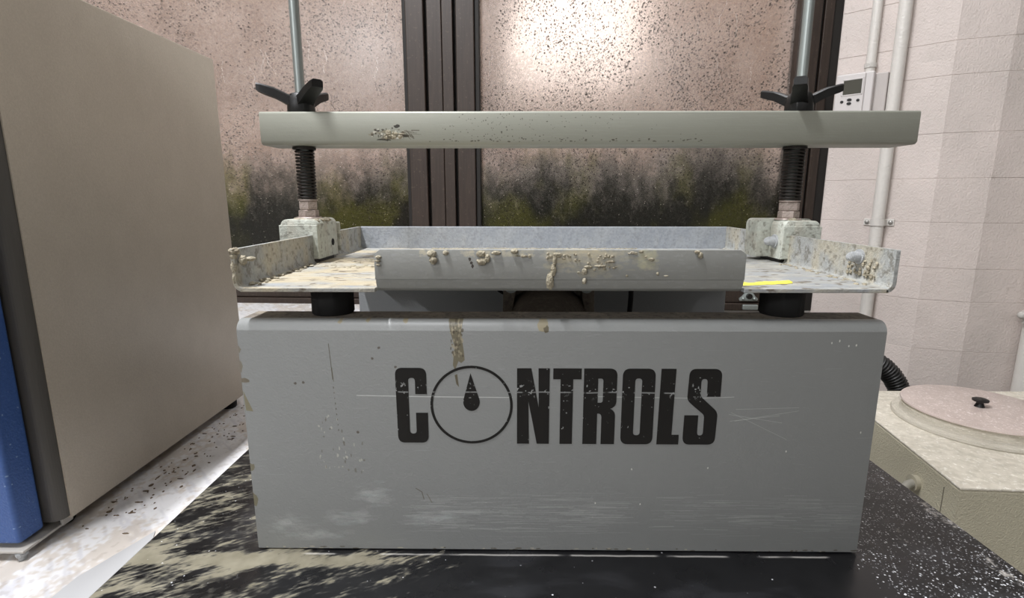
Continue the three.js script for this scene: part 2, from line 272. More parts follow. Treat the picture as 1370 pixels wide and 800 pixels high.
// ------------------------------------------------------------------ bench
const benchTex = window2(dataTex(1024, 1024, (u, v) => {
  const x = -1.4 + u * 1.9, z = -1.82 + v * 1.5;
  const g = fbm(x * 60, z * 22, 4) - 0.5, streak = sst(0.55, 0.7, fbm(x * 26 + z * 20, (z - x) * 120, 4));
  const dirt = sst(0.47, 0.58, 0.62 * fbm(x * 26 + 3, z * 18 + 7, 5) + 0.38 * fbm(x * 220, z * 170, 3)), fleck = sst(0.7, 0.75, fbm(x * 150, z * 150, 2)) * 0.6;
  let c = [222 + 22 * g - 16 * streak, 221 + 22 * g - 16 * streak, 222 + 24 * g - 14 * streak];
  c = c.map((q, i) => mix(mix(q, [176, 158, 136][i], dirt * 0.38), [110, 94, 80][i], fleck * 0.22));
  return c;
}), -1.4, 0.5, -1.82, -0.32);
{
  const b = thing('workbench', 'white topped workbench running under the windows beneath the grey machines', 'bench');
  const slab = prismY([[-2.99, -0.33], [0.4855, -0.33], [0.4855, -1.715], [-2.99, -1.896]], 0.833, 0.873, 0.002);
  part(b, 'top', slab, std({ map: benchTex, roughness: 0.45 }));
  for (const [x, z] of [[-2.9, -0.4], [0.42, -0.4], [-2.9, -1.6], [0.42, -1.6], [-1.2, -0.4]]) part(b, 'leg', box(x - 0.03, x + 0.03, 0, 0.833, z - 0.03, z + 0.03, 0.003), std({ color: 0x777a7c, roughness: 0.5 }));
  const p = thing('plastic_strip', 'thin translucent grey plastic strip lying along the black board edge', 'strip');
  part(p, 'sheet', prismY([[-0.392, -0.36], [-0.392, -0.5], [-0.398, -0.512], [-0.425, -0.44], [-0.43, -0.36]], 0.873, 0.8742, 0.0002), std({ color: 0xb3b3b4, roughness: 0.4 }));
}
// black board under the shaking table ---------------------------------
{
  const x0 = -0.3885, x1 = 0.4875, z0 = -1.02, z1 = -0.36, w = 1752, h = 1320;
  reseed(77);
  const speck = new Float32Array(w * h);
  const dot = (X, Y, r, v) => { for (let j = Math.floor(Y - r); j <= Y + r; j++) for (let i = Math.floor(X - r); i <= X + r; i++) { if (i < 0 || j < 0 || i >= w || j >= h) continue; const d = Math.hypot(i + 0.5 - X, j + 0.5 - Y) / r; if (d < 1) speck[j * w + i] = Math.max(speck[j * w + i], v); } };
  for (let k = 0; k < 90000; k++) { const X = rnd(), x = x0 + X * (x1 - x0); const keep = 0.75 * sst(0.33, 0.36, x) * (0.4 + 0.8 * fbm(x * 20, 3, 3)) + 0.006 + 0.012 * sst(-0.25, -0.35, x); if (rnd() > keep) continue; dot(X * w, rnd() * h, 0.75 + 1.3 * Math.pow(rnd(), 3), 0.35 + 0.65 * rnd()); }
  const smear = (x, z) => {                              // dried mortar wiped about
    const a = 0.5, p = x * Math.cos(a) - z * Math.sin(a), q = x * Math.sin(a) + z * Math.cos(a);
    const n = fbm(p * 30 + 5, q * 84, 3), fine = fbm(p * 150 + 9, q * 520, 4), big = fbm(x * 9 + 3, z * 9, 3), left = sst(-0.02, -0.3, x), zone = left * (0.5 + 0.5 * sst(-0.54, -0.44, z));
    const edge = Math.exp(-Math.pow((z + 0.462) / 0.01, 2)) * sst(0.0, -0.14, x);
    const cover = n * 0.7 + big * 0.3 + zone * 0.36 + edge * 0.32 - 0.16 - 0.25 * sst(-0.12, 0.1, x) - 0.04;          // how much is covered here
    return sst(-0.12, 0.2, cover - 0.3 - fine * 0.56);
  };
  const footLine = (x, z) => sst(0.002, 0.0006, Math.abs(z + 0.4715 + 0.0012 * (fbm(x * 60, 2, 3) - 0.5))) * sst(0.25, 0.5, fbm(x * 40, 9, 3)) * (x > -0.22 && x < 0.345 ? 0.7 : 0);
  const patch = (x, z) => sst(0.6, 0.76, 0.75 * fbm(x * 34 + 60, z * 20, 5) + 0.25 * fbm(x * 300, z * 300, 2)) * sst(0.34, 0.36, x);
  const col = dataTex(w, h, (u, v) => {
    const x = x0 + u * (x1 - x0), z = z0 + v * (z1 - z0), k = Math.min(w * h - 1, Math.floor(v * h) * w + Math.floor(u * w));
    const s = smear(x, z), f = fbm(x * 90, z * 90, 3) - 0.5, wip = sst(0.5, 0.75, fbm(x * 14 + 30, z * 50, 4)) * 0.16;
    let c = [17 + 8 * f, 17 + 8 * f, 19 + 8 * f];
    c = c.map((q, i) => mix(q, [120, 122, 128][i], wip));
    c = c.map((q, i) => mix(q, [140, 134, 114][i] + 34 * f + 30 * (fbm(x * 40, z * 40, 3) - 0.5), s * 0.9));
    c = c.map((q, i) => mix(mix(mix(q, [214, 208, 200][i], patch(x, z) * 0.8), [226, 222, 214][i], footLine(x, z) * 0.85), [236, 238, 242][i], speck[k]));
    return c;
  });
  const rough = dataTex(876, 660, (u, v) => { const x = x0 + u * (x1 - x0), z = z0 + v * (z1 - z0), r = 255 * (0.28 + 0.5 * smear(x, z) + 0.25 * (fbm(x * 30, z * 30, 4) - 0.4)); return [r, r, r]; }, false);
  window2(col, x0, x1, z0, z1); window2(rough, x0, x1, z0, z1);
  const o = thing('base_board', 'black painted board smeared with dried mortar beneath the shaking table', 'board');
  part(o, 'board', box(x0, x1, 0.873, 0.878, z0, z1, 0.0015), std({ map: col, roughnessMap: rough, roughness: 1 }));
}

// ------------------------------------------------------------------ shaking table
const table = thing('shaking_table', 'grey steel shaking table with black lettering and a mortar spattered tray', 'machine');
const X0 = -0.267, X1 = 0.3455, ZF = -0.478, ZB = -0.872, YB = 0.8795, YT = 1.1195;
{
  // front panel texture, drawn in millimetres from the panel's upper left corner
  const k = 3.3, cw = Math.round(613 * k), ch = Math.round(245 * k), cv = document.createElement('canvas'); cv.width = cw; cv.height = ch;
  const g = cv.getContext('2d'); g.fillStyle = '#8a8c8b'; g.fillRect(0, 0, cw, ch); g.scale(k, k);
  reseed(33);
  const line = (c, wd, ...p) => { g.strokeStyle = c; g.lineWidth = wd; g.beginPath(); p.forEach(([x, y], i) => (i ? g.lineTo(x, y) : g.moveTo(x, y))); g.stroke(); };
  const blob = (c, pts) => { g.fillStyle = c; g.beginPath(); pts.forEach(([x, y], i) => (i ? g.lineTo(x, y) : g.moveTo(x, y))); g.closePath(); g.fill(); };
  const ragged = (c, x, y, w, h, n = 9) => blob(c, Array.from({ length: n }, (_, i) => { const a = i / n * 6.283, r = 0.6 + 0.5 * rnd(); return [x + Math.cos(a) * w * r, y + Math.sin(a) * h * r]; }));
  for (let i = 0; i < 900; i++) { g.globalAlpha = 0.05 + 0.1 * rnd(); const x = rnd() * 613, y = rnd() * 245, l = 2 + 22 * rnd() * rnd(); line(rnd() < 0.55 ? '#c2c5c6' : '#82827e', 0.2 + 0.5 * rnd(), [x, y], [x + l, y + (rnd() - 0.5) * 3]); }
  // pale wipe marks low on the panel
  for (let i = 0; i < 420; i++) { g.globalAlpha = 0.08 + 0.12 * rnd(); const x = (rnd() < 0.6 ? 150 + 200 * rnd() : 400 + 190 * rnd()), y = 200 + 26 * (rnd() + rnd() - 1), l = 8 + 40 * rnd(); line('#d2d4d2', 0.3 + 0.8 * rnd(), [x, y], [x + l, y + (rnd() - 0.5) * 2]); }
  for (const [x, y, w, h] of [[35, 212, 26, 12], [95, 205, 30, 10], [122, 180, 20, 16], [60, 225, 40, 6], [180, 206, 30, 8]]) for (let i = 0; i < 60; i++) { g.globalAlpha = 0.06 + 0.08 * rnd(); ragged('#b4b7b7', x + w * (rnd() + rnd() - 1), y + h * (rnd() + rnd() - 1), 4 + 7 * rnd(), 1 + 2.5 * rnd()); }
  g.globalAlpha = 1;
  // paint lost under a run of mortar
  blob('#6b6553', [[201, 0], [215, 0], [213.6, 12], [216, 32], [216.4, 38], [213, 41], [210.5, 39], [207, 48], [205, 43], [207, 24], [203.7, 12]]);
  for (let i = 0; i < 60; i++) { g.globalAlpha = 0.7; ragged(rnd() < 0.5 ? '#9c937c' : '#4b4436', 203 + 12 * rnd(), 1 + 34 * rnd(), 0.5 + rnd(), 0.8 + 2.2 * rnd()); }
  g.globalAlpha = 1; blob('#5c5544', [[206.5, 53], [209, 52], [210.4, 65], [208, 62]]);
  ragged('#8f8770', 290, 5, 7, 6); ragged('#5d5645', 294, 8, 3, 4); for (const [x, y] of [[124, 1], [160, 1.4], [98, 2]]) ragged('#8d846d', x, y, 2.5, 1.6);
  ragged('#6f675a', 3, 59, 6, 3); blob('#7a745e', [[1, 70], [9, 91], [2, 90]]); ragged('#7a7468', 1, 45, 2, 7); ragged('#7a7468', 1, 28, 2, 4); ragged('#75705c', 2, 150, 3, 5); ragged('#75705c', 2, 185, 3, 8);
  line('#4a4438', 0.55, [87, 22], [88, 40], [88.8, 58]); line('#5a5346', 0.5, [88.6, 46], [89.6, 60]); for (let i = 0; i < 9; i++) ragged('#4a4438', 89 + i * 0.3, 66 + i * 5.5, 0.5, 0.6 + rnd());
  for (let i = 0; i < 46; i++) { g.globalAlpha = 0.5; ragged(rnd() < 0.5 ? '#5d564a' : '#c8c4b6', 70 + 45 * rnd(), 95 + 60 * rnd(), 0.4 + 0.8 * rnd(), 0.6 + 2 * rnd()); }
  g.globalAlpha = 0.9;
  for (const [x, y] of [[135, 26], [128, 37], [52, 62], [60, 61], [110, 112], [150, 45]]) ragged('#57504a', x, y, 1.6, 1.5);
  line('#5b554a', 0.7, [165, 172], [171, 176], [173, 184]); line('#6a6458', 0.6, [176, 178], [181, 188]);
  g.globalAlpha = 0.75; line('#d6d8d6', 0.7, [111, 74], [180, 75], [262, 75.5]); line('#d6d8d6', 0.5, [330, 74], [440, 75.5], [475, 74]); for (let i = 0; i < 5; i++) line('#c9cbc9', 0.3, [468 + 10 * rnd(), 76 + 45 * rnd()], [520 + 20 * rnd(), 78 + 40 * rnd()]);
  g.globalAlpha = 0.8; for (let i = 0; i < 60; i++) { const y = 238 + 3 * rnd(); ragged(rnd() < 0.5 ? '#5d564c' : '#b9b2a0', rnd() * 613, y, 3 * rnd() + 1, 0.8); }
  g.globalAlpha = 1; for (const [x, y] of [[562, 20], [569, 18], [578, 23], [585, 22], [455, 148], [380, 150], [390, 188], [345, 187], [530, 130], [600, 110]]) ragged('#e0e0da', x, y, 0.7, 1.3);
  const tex = new THREE.CanvasTexture(cv); tex.colorSpace = THREE.SRGBColorSpace; tex.wrapS = tex.wrapT = THREE.RepeatWrapping;
  M.panel = std({ map: window2(tex, X0, X0 + 0.613, YT - 0.245, YT), roughness: 0.47, bumpMap: peel, bumpScale: 0.00012 });
  const t = 0.003, r = 0.011;
  // profile in (depth, y): depth grows away from the camera
  const s = new THREE.Shape(); s.moveTo(0, YB); s.lineTo(0, YT - r); s.absarc(r, YT - r, r, Math.PI, Math.PI / 2, true); s.lineTo(r + 0.002, YT); s.lineTo(r + 0.002, YT - t); s.lineTo(r, YT - t); s.absarc(r, YT - r, r - t, Math.PI / 2, Math.PI, false); s.lineTo(t, YB); s.closePath();
  const fg = extrudeX(s, X0, X1, 0.001, 12); fg.translate(0, 0, ZF);
  { const p = fg.attributes.position, uv = fg.attributes.uv; for (let i = 0; i < p.count; i++) uv.setXY(i, Math.min(X0 + 0.612, Math.max(X0 + 0.001, p.getX(i))), Math.min(YT - 0.001, p.getY(i))); }
  part(table, 'front_panel', fg, M.panel);
  part(table, 'top_flange', box(X0, X1, YT - t, YT - 0.0002, -0.523, ZF - r - 0.002, 0.001), M.dustyTop);
  part(table, 'rear_panel', box(X0, X1, YB, YT, ZB + 0.008, ZB + 0.012, 0.001), M.greyPaint);
  part(table, 'rear_flange', box(X0, X1, YT - t, YT, ZB + 0.012, ZB + 0.055, 0.001), M.dustyTop);
  for (const x of [X0 + 0.03, X1 - 0.06]) part(table, 'floor_rail', box(x, x + 0.03, YB, YB + 0.03, ZB + 0.012, ZF - 0.004, 0.002), M.greyPaint);
  // dark foot strip under the panel
  part(table, 'foot_strip', box(X0 + 0.004, X1 - 0.004, 0.878, YB + 0.001, ZF - 0.02, ZF - 0.002, 0.0004), M.rubber);
}
// lettering: thin black vinyl on the panel
{
  reseed(8);
  const flecks = window2(dataTex(1024, 256, (u, v) => { const s = sst(0.735, 0.76, fbm(u * 120, v * 34, 3)) * sst(0.15, 0.02, Math.abs(v - 0.69)) + sst(0.83, 0.85, fbm(u * 100 + 50, v * 30, 3)); const l = sst(0.012, 0.004, Math.abs(v - 0.66 - 0.02 * (fbm(u * 12, 1, 3) - 0.5))) * sst(0.35, 0.5, fbm(u * 30, 4, 3)); const k = Math.min(1, s + l * 0.8); return [mix(14, 160, k), mix(13, 162, k), mix(12, 162, k)]; }), -0.12, 0.2, 0.99, 1.08);
  M.vinyl = std({ map: flecks, roughness: 0.34 });
  const sx = 0.0002625, sy = 0.000278, mx = (z) => -0.1183 + (z - 78) * sx, my = (z) => 1.0737 - (z - 88) * sy;
  const pen = (cmds) => { const s = new THREE.Shape(); for (const c of cmds) { if (c.length === 2) s.currentPoint && s.__on ? s.lineTo(mx(c[0]), my(c[1])) : (s.moveTo(mx(c[0]), my(c[1])), (s.__on = true)); else s.quadraticCurveTo(mx(c[0]), my(c[1]), mx(c[2]), my(c[3])); } s.closePath(); return s; };
  const rrect = (a, b, c, d, r) => [[a + r, b], [c - r, b], [c, b, c, b + r], [c, d - r], [c, d, c - r, d], [a + r, d], [a, d, a, d - r], [a, b + r], [a, b, a + r, b]];
  const letter = (shape, holes = []) => { for (const h of holes) shape.holes.push(pen(h)); const q = extrudeZ(shape, ZF - 0.0002, ZF + 0.0004, 0, 10), p = q.attributes.position, uv = q.attributes.uv; for (let i = 0; i < p.count; i++) uv.setXY(i, p.getX(i), p.getY(i)); part(table, 'printed_letter', q, M.vinyl); };
  // C
  letter(pen([[106, 88], [168, 88], [194, 88, 194, 114], [194, 183], [152, 183], [152, 136], [152, 124, 140, 124], [127, 124, 127, 136], [127, 316], [127, 330, 140, 330], [152, 330, 152, 316], [152, 252], [196, 252], [196, 338], [196, 364, 170, 364], [108, 364], [82, 364, 82, 338], [80, 114], [80, 88, 106, 88]]));
  // N
  letter(pen([[526, 88], [578, 88], [606, 230], [604, 88], [645, 88], [645, 366], [600, 366], [568, 208], [571, 366], [526, 366]]));
  // T
  letter(pen([[658, 88], [761, 88], [761, 127], [731, 127], [731, 366], [685, 366], [685, 127], [658, 127]]));
  // R
  letter(pen([[770, 88], [864, 88], [891, 88, 891, 114], [891, 205], [891, 228, 868, 234], [888, 240, 888, 262], [888, 366], [838, 366], [838, 268], [838, 252, 826, 252], [822, 252], [822, 366], [770, 366]]), [[[822, 124], [832, 124], [841, 124, 841, 134], [841, 202], [841, 212, 832, 212], [822, 212]]]);
  // O
  letter(pen(rrect(911, 88, 1030, 366, 28)), [rrect(957, 123, 982, 332, 12)]);
  // L
  letter(pen([[1050, 88], [1104, 88], [1100, 330], [1127, 330], [1127, 366], [1046, 366]]));
  // S
  letter(pen([[1270, 188], [1220, 188], [1220, 138], [1220, 124, 1208, 124], [1197, 124, 1197, 138], [1197, 176], [1197, 186, 1206, 194], [1250, 232], [1264, 244, 1264, 260], [1262, 338], [1262, 366, 1234, 366], [1168, 366], [1142, 366, 1142, 338], [1143, 257], [1194, 257], [1194, 318], [1194, 332, 1205, 332], [1216, 332, 1216, 318], [1216, 268], [1216, 257, 1208, 250], [1165, 215], [1150, 203, 1150, 188], [1152, 115], [1152, 88, 1178, 88], [1243, 88], [1270, 88, 1270, 115]]));
  const ring = new THREE.Shape(); ring.absarc(-0.0447, 1.0362, 0.0399, 0, Math.PI * 2, false); const hole = new THREE.Path(); hole.absarc(-0.0447, 1.0362, 0.0374, 0, Math.PI * 2, true); ring.holes.push(hole);
  part(table, 'printed_ring', extrudeZ(ring, ZF - 0.0002, ZF + 0.0004, 0, 64), M.vinyl);
  const dr = new THREE.Shape(); dr.moveTo(-0.0453, 1.0685); dr.lineTo(-0.0371, 1.0425); dr.bezierCurveTo(-0.0355, 1.036, -0.0395, 1.0303, -0.0447, 1.0303); dr.bezierCurveTo(-0.05, 1.0303, -0.054, 1.036, -0.0523, 1.0425); dr.closePath();
  part(table, 'printed_pointer', extrudeZ(dr, ZF - 0.0002, ZF + 0.0004, 0, 16), M.vinyl);
}
// rubber mounts
for (const x of [-0.187, 0.264]) for (const z of [-0.517, -0.838]) part(table, 'rubber_mount', lathe([[0, 0], [0.0195, 0], [0.0207, 0.002], [0.0205, 0.0145], [0.0207, 0.026], [0.0195, 0.028], [0, 0.028]], x, YT - 0.0003, z, 36), M.rubber);
// tray ------------------------------------------------------------------
const TB = 1.147, TT = 1.151, TX0 = -0.2655, TX1 = 0.3475, FH = 1.1868;
{
  const floorTex = window2(dataTex(1024, 680, (u, v) => {
    const x = TX0 + u * (TX1 - TX0), z = -0.876 + v * 0.4, left = sst(0.03, -0.06, x), back = sst(-0.7, -0.73, z);
    const n = fbm(x * 20, z * 70, 5), p = fbm(x * 60 + 9, z * 120, 4), w = sst(0.3, 0.75, n + 0.16 * left - 0.1 * back);
    let c = [150, 153, 155]; c = c.map((q, i) => mix(q, [178, 165, 138][i], w * (0.35 + 0.6 * left)));
    c = c.map((q, i) => mix(q, [192, 187, 172][i], sst(0.4, 0.8, p) * 0.5)); c = c.map((q, i) => mix(q, [92, 82, 68][i], sst(0.64, 0.76, fbm(x * 90, z * 160 + 4, 4)) * 0.7));
    return c;
  }), TX0, TX1, -0.876, -0.476);
  M.trayFloor = std({ map: floorTex, roughness: 0.7, bumpMap: grain, bumpScale: 0.0008 });
  const fl0 = -0.1325, fl1 = 0.2085, apron = (a, b) => box(a, b, TB, TT, -0.4915, -0.478, 0.0008);
  const tray = part(table, 'tray_floor', [box(TX0 + 0.006, TX1 - 0.006, TB, TT, -0.874, -0.4895, 0.0004), apron(TX0 + 0.006, fl0 - 0.0005), apron(fl1 + 0.0005, TX1 - 0.006)], M.trayFloor);
  // side flanges: an upright sheet that turns into the floor on a round bend, left open where the clamp blocks sit
  const side = (xo, dir, zf, zn, cut) => {
    const r = 0.009, t = 0.004, s = new THREE.Shape(), X = (d) => xo + dir * d;
    s.moveTo(X(0), FH); s.lineTo(X(0), TB + r);
    for (let i = 1; i <= 8; i++) { const a = i / 8 * Math.PI / 2; s.lineTo(X(r - r * Math.cos(a)), TB + r - r * Math.sin(a)); }
    s.lineTo(X(r), TT); for (let i = 1; i <= 6; i++) { const a = Math.PI / 2 - i / 6 * Math.PI / 2; s.lineTo(X(r - (r - t) * Math.cos(a)), TB + r - (r - t) * Math.sin(a)); }
    s.lineTo(X(t), FH); s.closePath();
    return extrudeZ(s, zf, zn, 0.0007, 4);
  };
  const L = part(table, 'side_flange', [side(TX0, 1, -0.667, -0.478), side(TX0, 1, -0.874, -0.742)], M.dirtyGrey);
  const Rr = part(table, 'side_flange', [side(TX1, -1, -0.676, -0.478), side(TX1, -1, -0.874, -0.73)], M.dirtyGrey);
  // back flange
  part(table, 'back_flange', box(TX0 + 0.002, TX1 - 0.002, TB, FH, -0.877, -0.873, 0.0012), M.cleanerGrey);
  // front flange with cut corners, its lower edge bent round
  const fx0 = -0.1325, fx1 = 0.2085, c = 0.004, r = 0.012, t = 0.004;
  const cv = document.createElement('canvas'); cv.width = 1700; cv.height = 200; const g = cv.getContext('2d'); reseed(44);
  g.fillStyle = '#8e8f8b'; g.fillRect(0, 0, 1700, 200);
  const rag = (col, a, x, y, w, h) => { g.globalAlpha = a; g.fillStyle = col; g.beginPath(); for (let i = 0; i < 10; i++) { const q = i / 10 * 6.283, k = 0.6 + 0.5 * rnd(); g.lineTo(x + Math.cos(q) * w * k, y + Math.sin(q) * h * k); } g.closePath(); g.fill(); };
  for (let i = 0; i < 500; i++) rag(rnd() < 0.5 ? '#b3b3b0' : '#8b8a86', 0.12, rnd() * 1700, rnd() * 200, 4 + 26 * rnd(), 2 + 8 * rnd());
  // mortar film round the middle of the lip and below the drips
  for (let i = 0; i < 330; i++) rag('#b4ad98', 0.22, 760 + 300 * rnd() * rnd() + 260 * rnd(), 8 + 120 * rnd() * rnd(), 6 + 24 * rnd(), 4 + 12 * rnd());
  for (let i = 0; i < 120; i++) rag('#b0a890', 0.25, 1250 + 80 * (rnd() - 0.5), 30 + 80 * (rnd() - 0.3), 6 + 16 * rnd(), 4 + 10 * rnd());
  for (const x of [240, 430, 520, 620, 700]) for (let i = 0; i < 26; i++) rag('#b4ad98', 0.4, x + 60 * (rnd() - 0.5), 6 + 26 * rnd(), 4 + 12 * rnd(), 3 + 7 * rnd());
  for (const [x, y] of [[440, 46], [446, 62], [452, 78]]) rag('#38322c', 0.95, x, y, 8, 11);
  const lt = new THREE.CanvasTexture(cv); lt.colorSpace = THREE.SRGBColorSpace; lt.wrapS = lt.wrapT = THREE.RepeatWrapping; window2(lt, fx0, fx1, TB, FH + 0.0004);
  const face = extrudeZ(poly([[fx0, TB + r], [fx1, TB + r], [fx1, FH - c], [fx1 - c * 1.4, FH], [fx0 + c * 1.4, FH], [fx0, FH - c]]), ZF - t, ZF, 0.0007);
  const b = new THREE.Shape(); b.moveTo(0, TB + r); b.absarc(r, TB + r, r, Math.PI, Math.PI * 1.5, false); b.lineTo(r, TB + t); b.absarc(r, TB + r, r - t, Math.PI * 1.5, Math.PI, true); b.closePath();
  const bend = extrudeX(b, fx0 + 0.001, fx1 - 0.001, 0, 10); bend.translate(0, 0, ZF + 0.0003);
  const xUV = (q) => { const p = q.attributes.position, uv = q.attributes.uv; for (let i = 0; i < p.count; i++) uv.setXY(i, p.getX(i), p.getY(i)); return q; };
  const fl = part(table, 'front_flange', [xUV(face), xUV(bend)], std({ map: lt, roughness: 0.55, bumpMap: peel, bumpScale: 0.0001 }));
  void tray; void L; void Rr; void fl;
}
// mortar lumps stuck to the tray
function lump(x, y, z, rx, ry, rz, s) {
  const g = mergeVertices(new THREE.IcosahedronGeometry(1, 3).deleteAttribute('normal').deleteAttribute('uv')), p = g.attributes.position;
  for (let i = 0; i < p.count; i++) { const a = p.getX(i), b = p.getY(i), c = p.getZ(i), k = 0.55 + 0.5 * fbm(a * 2 + s * 3.1 + 40, b * 2 + c * 1.7 + 60, 3) + 0.38 * vnoise(a * 6 + s, b * 6 + c * 5 + 30); p.setXYZ(i, x + a * rx * k, y + b * ry * k, z + c * rz * k); }
  g.computeVertexNormals(); const n = g.toNonIndexed(); n.setAttribute('uv', new THREE.BufferAttribute(new Float32Array(n.attributes.position.count * 2).map((_, i) => n.attributes.position.array[(i >> 1) * 3 + (i & 1)]), 2)); return n;
}
{
  reseed(19);
  const z = ZF + 0.001, sp = (label, list) => part(table, 'mortar_splash', list.map((a, i) => lump(a[0], a[1], a[2], a[3] * 0.68, a[4] * 0.72, a[5] * 0.6, i + a[0] * 100)), M.mortar, label);
  sp('pale mortar drip', [[-0.079, 1.183, z, 0.006, 0.0045, 0.004], [-0.0775, 1.177, z, 0.005, 0.005, 0.006], [-0.066, 1.184, z, 0.004, 0.003, 0.003]]);
  sp('pale mortar drip', [[-0.034, 1.183, z, 0.006, 0.004, 0.003], [-0.033, 1.176, z, 0.0065, 0.0045, 0.006], [-0.028, 1.179, z, 0.004, 0.005, 0.004], [-0.02, 1.184, z, 0.006, 0.0025, 0.003]]);
  sp('pale mortar drip', [[-0.003, 1.1855, z, 0.005, 0.003, 0.005]]);
  sp('long mortar run', [[0.0335, 1.178, z, 0.0025, 0.009, 0.0025], [0.0325, 1.168, z, 0.0036, 0.008, 0.003], [0.0295, 1.158, z, 0.0052, 0.0105, 0.004], [0.036, 1.182, z, 0.006, 0.003, 0.0025]]);
  sp(undefined, Array.from({ length: 26 }, () => [0.045 + 0.045 * rnd(), 1.166 + 0.017 * rnd(), z - 0.0004, 0.0008 + 0.0018 * rnd(), 0.0007 + 0.0014 * rnd(), 0.0012]));
  sp(undefined, [[0.061, 1.167, z, 0.004, 0.004, 0.003], [0.0645, 1.171, z, 0.006, 0.002, 0.002], [0.061, 1.158, z, 0.0028, 0.0042, 0.003], [0.075, 1.172, z, 0.008, 0.0017, 0.0018], [0.085, 1.176, z, 0.006, 0.0016, 0.0016]]);
  sp(undefined, Array.from({ length: 22 }, () => [-0.01 + 0.14 * rnd(), 1.178 + 0.008 * rnd(), z - 0.0003, 0.001 + 0.003 * rnd(), 0.0008 + 0.0016 * rnd(), 0.0013]));
  sp(undefined, [[0.163, 1.185, z, 0.004, 0.002, 0.003], [0.166, 1.182, z, 0.0032, 0.0042, 0.004], [0.128, 1.165, z, 0.002, 0.002, 0.002], [0.136, 1.163, z, 0.003, 0.001, 0.001], [0.1, 1.163, z, 0.0015, 0.0015, 0.001]]);
  sp(undefined, [[-0.128, 1.18, z, 0.004, 0.002, 0.002], [-0.129, 1.1765, z, 0.0035, 0.0018, 0.002], [-0.129, 1.173, z, 0.003, 0.0016, 0.003]]);
  // caked front corner on the near end of the left flange and along the foot of the flanges
  sp('mortar caked over the flange corner', [[-0.2635, 1.1845, -0.482, 0.006, 0.0052, 0.01], [-0.263, 1.18, -0.4795, 0.0042, 0.004, 0.005], [-0.2635, 1.17, -0.479, 0.0034, 0.01, 0.004], [-0.2635, 1.16, -0.479, 0.0032, 0.008, 0.004], [-0.254, 1.1765, -0.492, 0.006, 0.003, 0.01], [-0.257, 1.176, -0.484, 0.005, 0.006, 0.006]]);
  sp(undefined, Array.from({ length: 40 }, (_, i) => [-0.258 + 0.016 * rnd() * rnd(), 1.151 + 0.0015 * rnd(), -0.49 - 0.17 * rnd(), 0.002 + 0.006 * rnd() * rnd(), 0.001 + 0.0024 * rnd() * rnd(), 0.002 + 0.009 * rnd() * rnd()]));
  sp(undefined, Array.from({ length: 26 }, (_, i) => [-0.24 + 0.09 * rnd(), 1.151, -0.62 - 0.1 * rnd(), 0.003 + 0.006 * rnd(), 0.001 + 0.0018 * rnd(), 0.003 + 0.004 * rnd()]));
  sp(undefined, Array.from({ length: 30 }, (_, i) => [0.338 - 0.014 * rnd() * rnd(), 1.1512, -0.49 - 0.17 * rnd(), 0.002 + 0.004 * rnd() * rnd(), 0.0008 + 0.0016 * rnd() * rnd(), 0.002 + 0.009 * rnd() * rnd()]));
  sp(undefined, Array.from({ length: 34 }, () => [0.343 - 0.001 * rnd(), 1.158 + 0.02 * rnd() * rnd(), -0.5 - 0.045 * rnd(), 0.0014, 0.001 + 0.0026 * rnd(), 0.001 + 0.003 * rnd()]));
  sp(undefined, Array.from({ length: 60 }, (_, i) => [-0.14 + 0.34 * i / 60 * 1.0, 1.1512, -0.868 + 0.006 * rnd(), 0.003 + 0.003 * rnd(), 0.001 + 0.001 * rnd(), 0.003 * rnd() + 0.001]));
}
